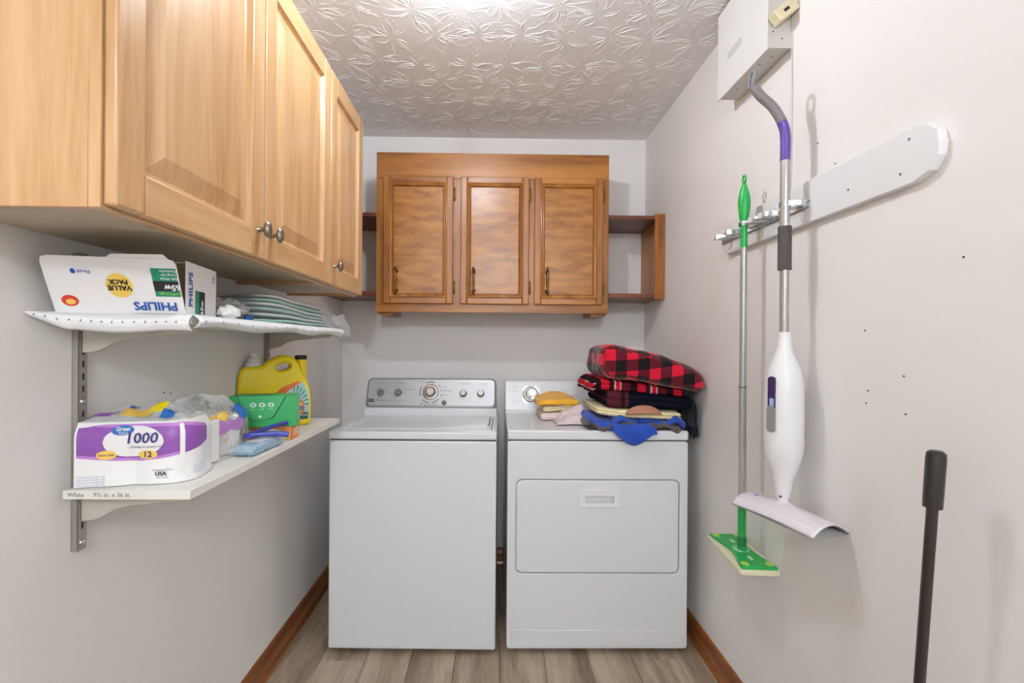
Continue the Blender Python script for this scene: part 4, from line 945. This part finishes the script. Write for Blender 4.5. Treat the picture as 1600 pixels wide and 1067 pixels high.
# ------------------------------------------------------------------ right wall : white spray mop
WX, WY = .797, 1.272
t = thing('spray_mop', 'white spray mop with purple and grey handle hanging on right wall', 'mop', (WX, WY, .83))
MB().lathe([(.016, 0), (.020, .012), (.0225, .03), (.0255, .055), (.032, .075), (.040, .097), (.0465, .125), (.0488, .15), (.0488, .22), (.0482, .29), (.0465, .322), (.0405, .350), (.031, .374), (.023, .393), (.0185, .412), (.0165, .435), (.0165, .452)], (WX, WY, .848), n=40, sx=.95, sy=1.0).build('tank_housing', M_WHITE2, t)
sd = frame((WX-.0435*.93, WY-.0455*.36, 1.03), (.36, -.93, 0), (0, 0, 1))
MB().prism([sd @ Vector((x, y, 0)) for x, y in rrect(-.010, .010, .055, .150, .009, 5)], sd.to_3x3() @ Vector((0, 0, .006))).build('bottle_window', mat('deep_purple', (62, 40, 92), .2), t)
MB().prism([sd @ Vector((x, y, 0)) for x, y in rrect(-.004, .0085, .066, .092, .003, 3)], sd.to_3x3() @ Vector((0, 0, .0068))).build('liquid_level', mat('pale_blue_liquid', (150, 176, 216), .2), t)
MB().prism([sd @ Vector((x, y, 0)) for x, y in rrect(-.011, .011, .0, .072, .010, 5)], sd.to_3x3() @ Vector((0, 0, .0085))).build('bottle_cover', mat('grey_plastic', (140, 138, 136), .4), t)
MB().tube([(WX, WY, 1.30), (WX, WY, 1.476)], .0112, 20).build('lower_pole', M_ALU, t)
MB().tube([(WX, WY, 1.470), (WX, WY, 1.588)], .0168, 24).build('foam_grip', mat('charcoal_foam', (84, 80, 78), .9, bump=.3, bscale=300), t)
MB().tube([(WX, WY, 1.585), (WX, WY, 1.772)], .0122, 20).build('upper_pole', M_ALU, t)
hp_ = smooth_path([(WX, WY, 1.768), (WX, WY, 1.83), (WX-.006, WY+.002, 1.868), (WX-.030, WY+.006, 1.915), (WX-.062, WY+.012, 1.950), (WX-.082, WY+.014, 1.978)], 6)
n = len(hp_); k = int(n*.42)
MB().tube(hp_[:k+1], [(.0128, .0128)]*(k+1), 18).build('handle_neck', mat('purple_plastic', (92, 74, 160), .35), t)
MB().tube(hp_[k:], [(.0132+.004*math.sin(PI*i/(n-k-1)), .0125) for i in range(n-k)], 18).build('handle_grip', mat('grey_grip', (132, 128, 128), .5), t)
e = hp_[-1]; rg = [(e.x-.004+.003*math.sin(a), e.y+.013*math.cos(a), e.z+.018+.024*math.sin(a)) for a in [2*PI*q/22 for q in range(23)]]
MB().tube(rg, (.0042, .0042), 10).build('hang_loop', mat('grey_grip', (132, 128, 128), .5), t)
MB().tube([(e.x-.002, e.y, e.z+.0), (e.x-.003, e.y, e.z+.008)], .007, 12).build('loop_inlay', mat('purple_plastic', (92, 74, 160), .35), t)
b = MB().lathe([(.012, -.012), (.014, 0), (.013, .016)], (WX, WY, .842), n=20); b.lathe([(.030, -.010), (.026, -.002), (.016, .004)], (WX-.008, WY-.010, .836), n=28); b.build('neck_joint', M_WHITE2, t)
MB().lathe([(.003, 0), (.003, .001)], (WX-.014, WY-.012, .855), (-.6, -.8, 0), 12).build('nozzle', M_DARK, t)
Mw = Matrix.Translation((.787, 1.245, .828)) @ Matrix.Rotation(math.radians(15), 4, 'Z')
def head(u, v):
    y = -.130+.26*u; x = -.058+.116*v; q = 2*v-1
    return Mw @ Vector((x, y, .006-.026*q*q+.002*math.cos(PI*(2*u-1))))
hb = MB(); hb.grid(head, 30, 18); hb.build('head_shell', mat('pearl_plastic', (226, 220, 226), .4), t, solid=.005, ang=60)
def band(v0, v1, u0, u1, name, m):
    MB().grid(lambda a, b_: Vector(head(u0+(u1-u0)*a, v0+(v1-v0)*b_))+Vector((0, 0, .0030)), 14, 4).build(name, m, t)
ML2 = mat('mauve_stripe', (196, 178, 206), .5)
for k in range(5): band(.12, .82, .03+.022*k, .036+.022*k, 'stripe', ML2); band(.12, .82, .965-.022*k, .971-.022*k, 'stripe', ML2)
band(.02, .14, .0, 1., 'front_edge', M_WHITE2); band(.42, .52, .83, .89, 'emblem', mat('violet_print', (168, 140, 196), .5))
MB().grid(lambda u, v: Mw @ Vector((-.055+.11*v, -.127+.254*u, -.024)), 4, 4).build('cleaning_pad', mat('grey_pad', (160, 158, 156), .9), t, solid=.004)

# ------------------------------------------------------------------ black pole by the right wall
t = thing('grip_pole', 'thin black pole with thicker rounded grip standing by the right wall', 'pole', (.79, .897, 0))
d = (Vector((.797, .829, 1.082))-Vector((.790, .897, 0))); e0 = Vector((.790, .897, 0))
MK = mat('black_gloss', (34, 28, 26), .3, coat=.3)
MB().tube([e0+d*.006, e0+d*.905], .0088, 18).build('shaft', MK, t); MB().tube([e0+d*.55, e0+d*.56], .0094, 18).build('shaft_joint', MK, t)
MB().lathe([(.0145, 0), (.0148, .02), (.0150, .09), (.0140, .099), (.009, .1035), (.0, .1045)], e0+d*.9, d, 22).build('grip', MK, t)
MB().lathe([(.012, 0), (.011, .02), (.009, .022)], e0+d*.0005, d, 18).build('foot', MK, t)
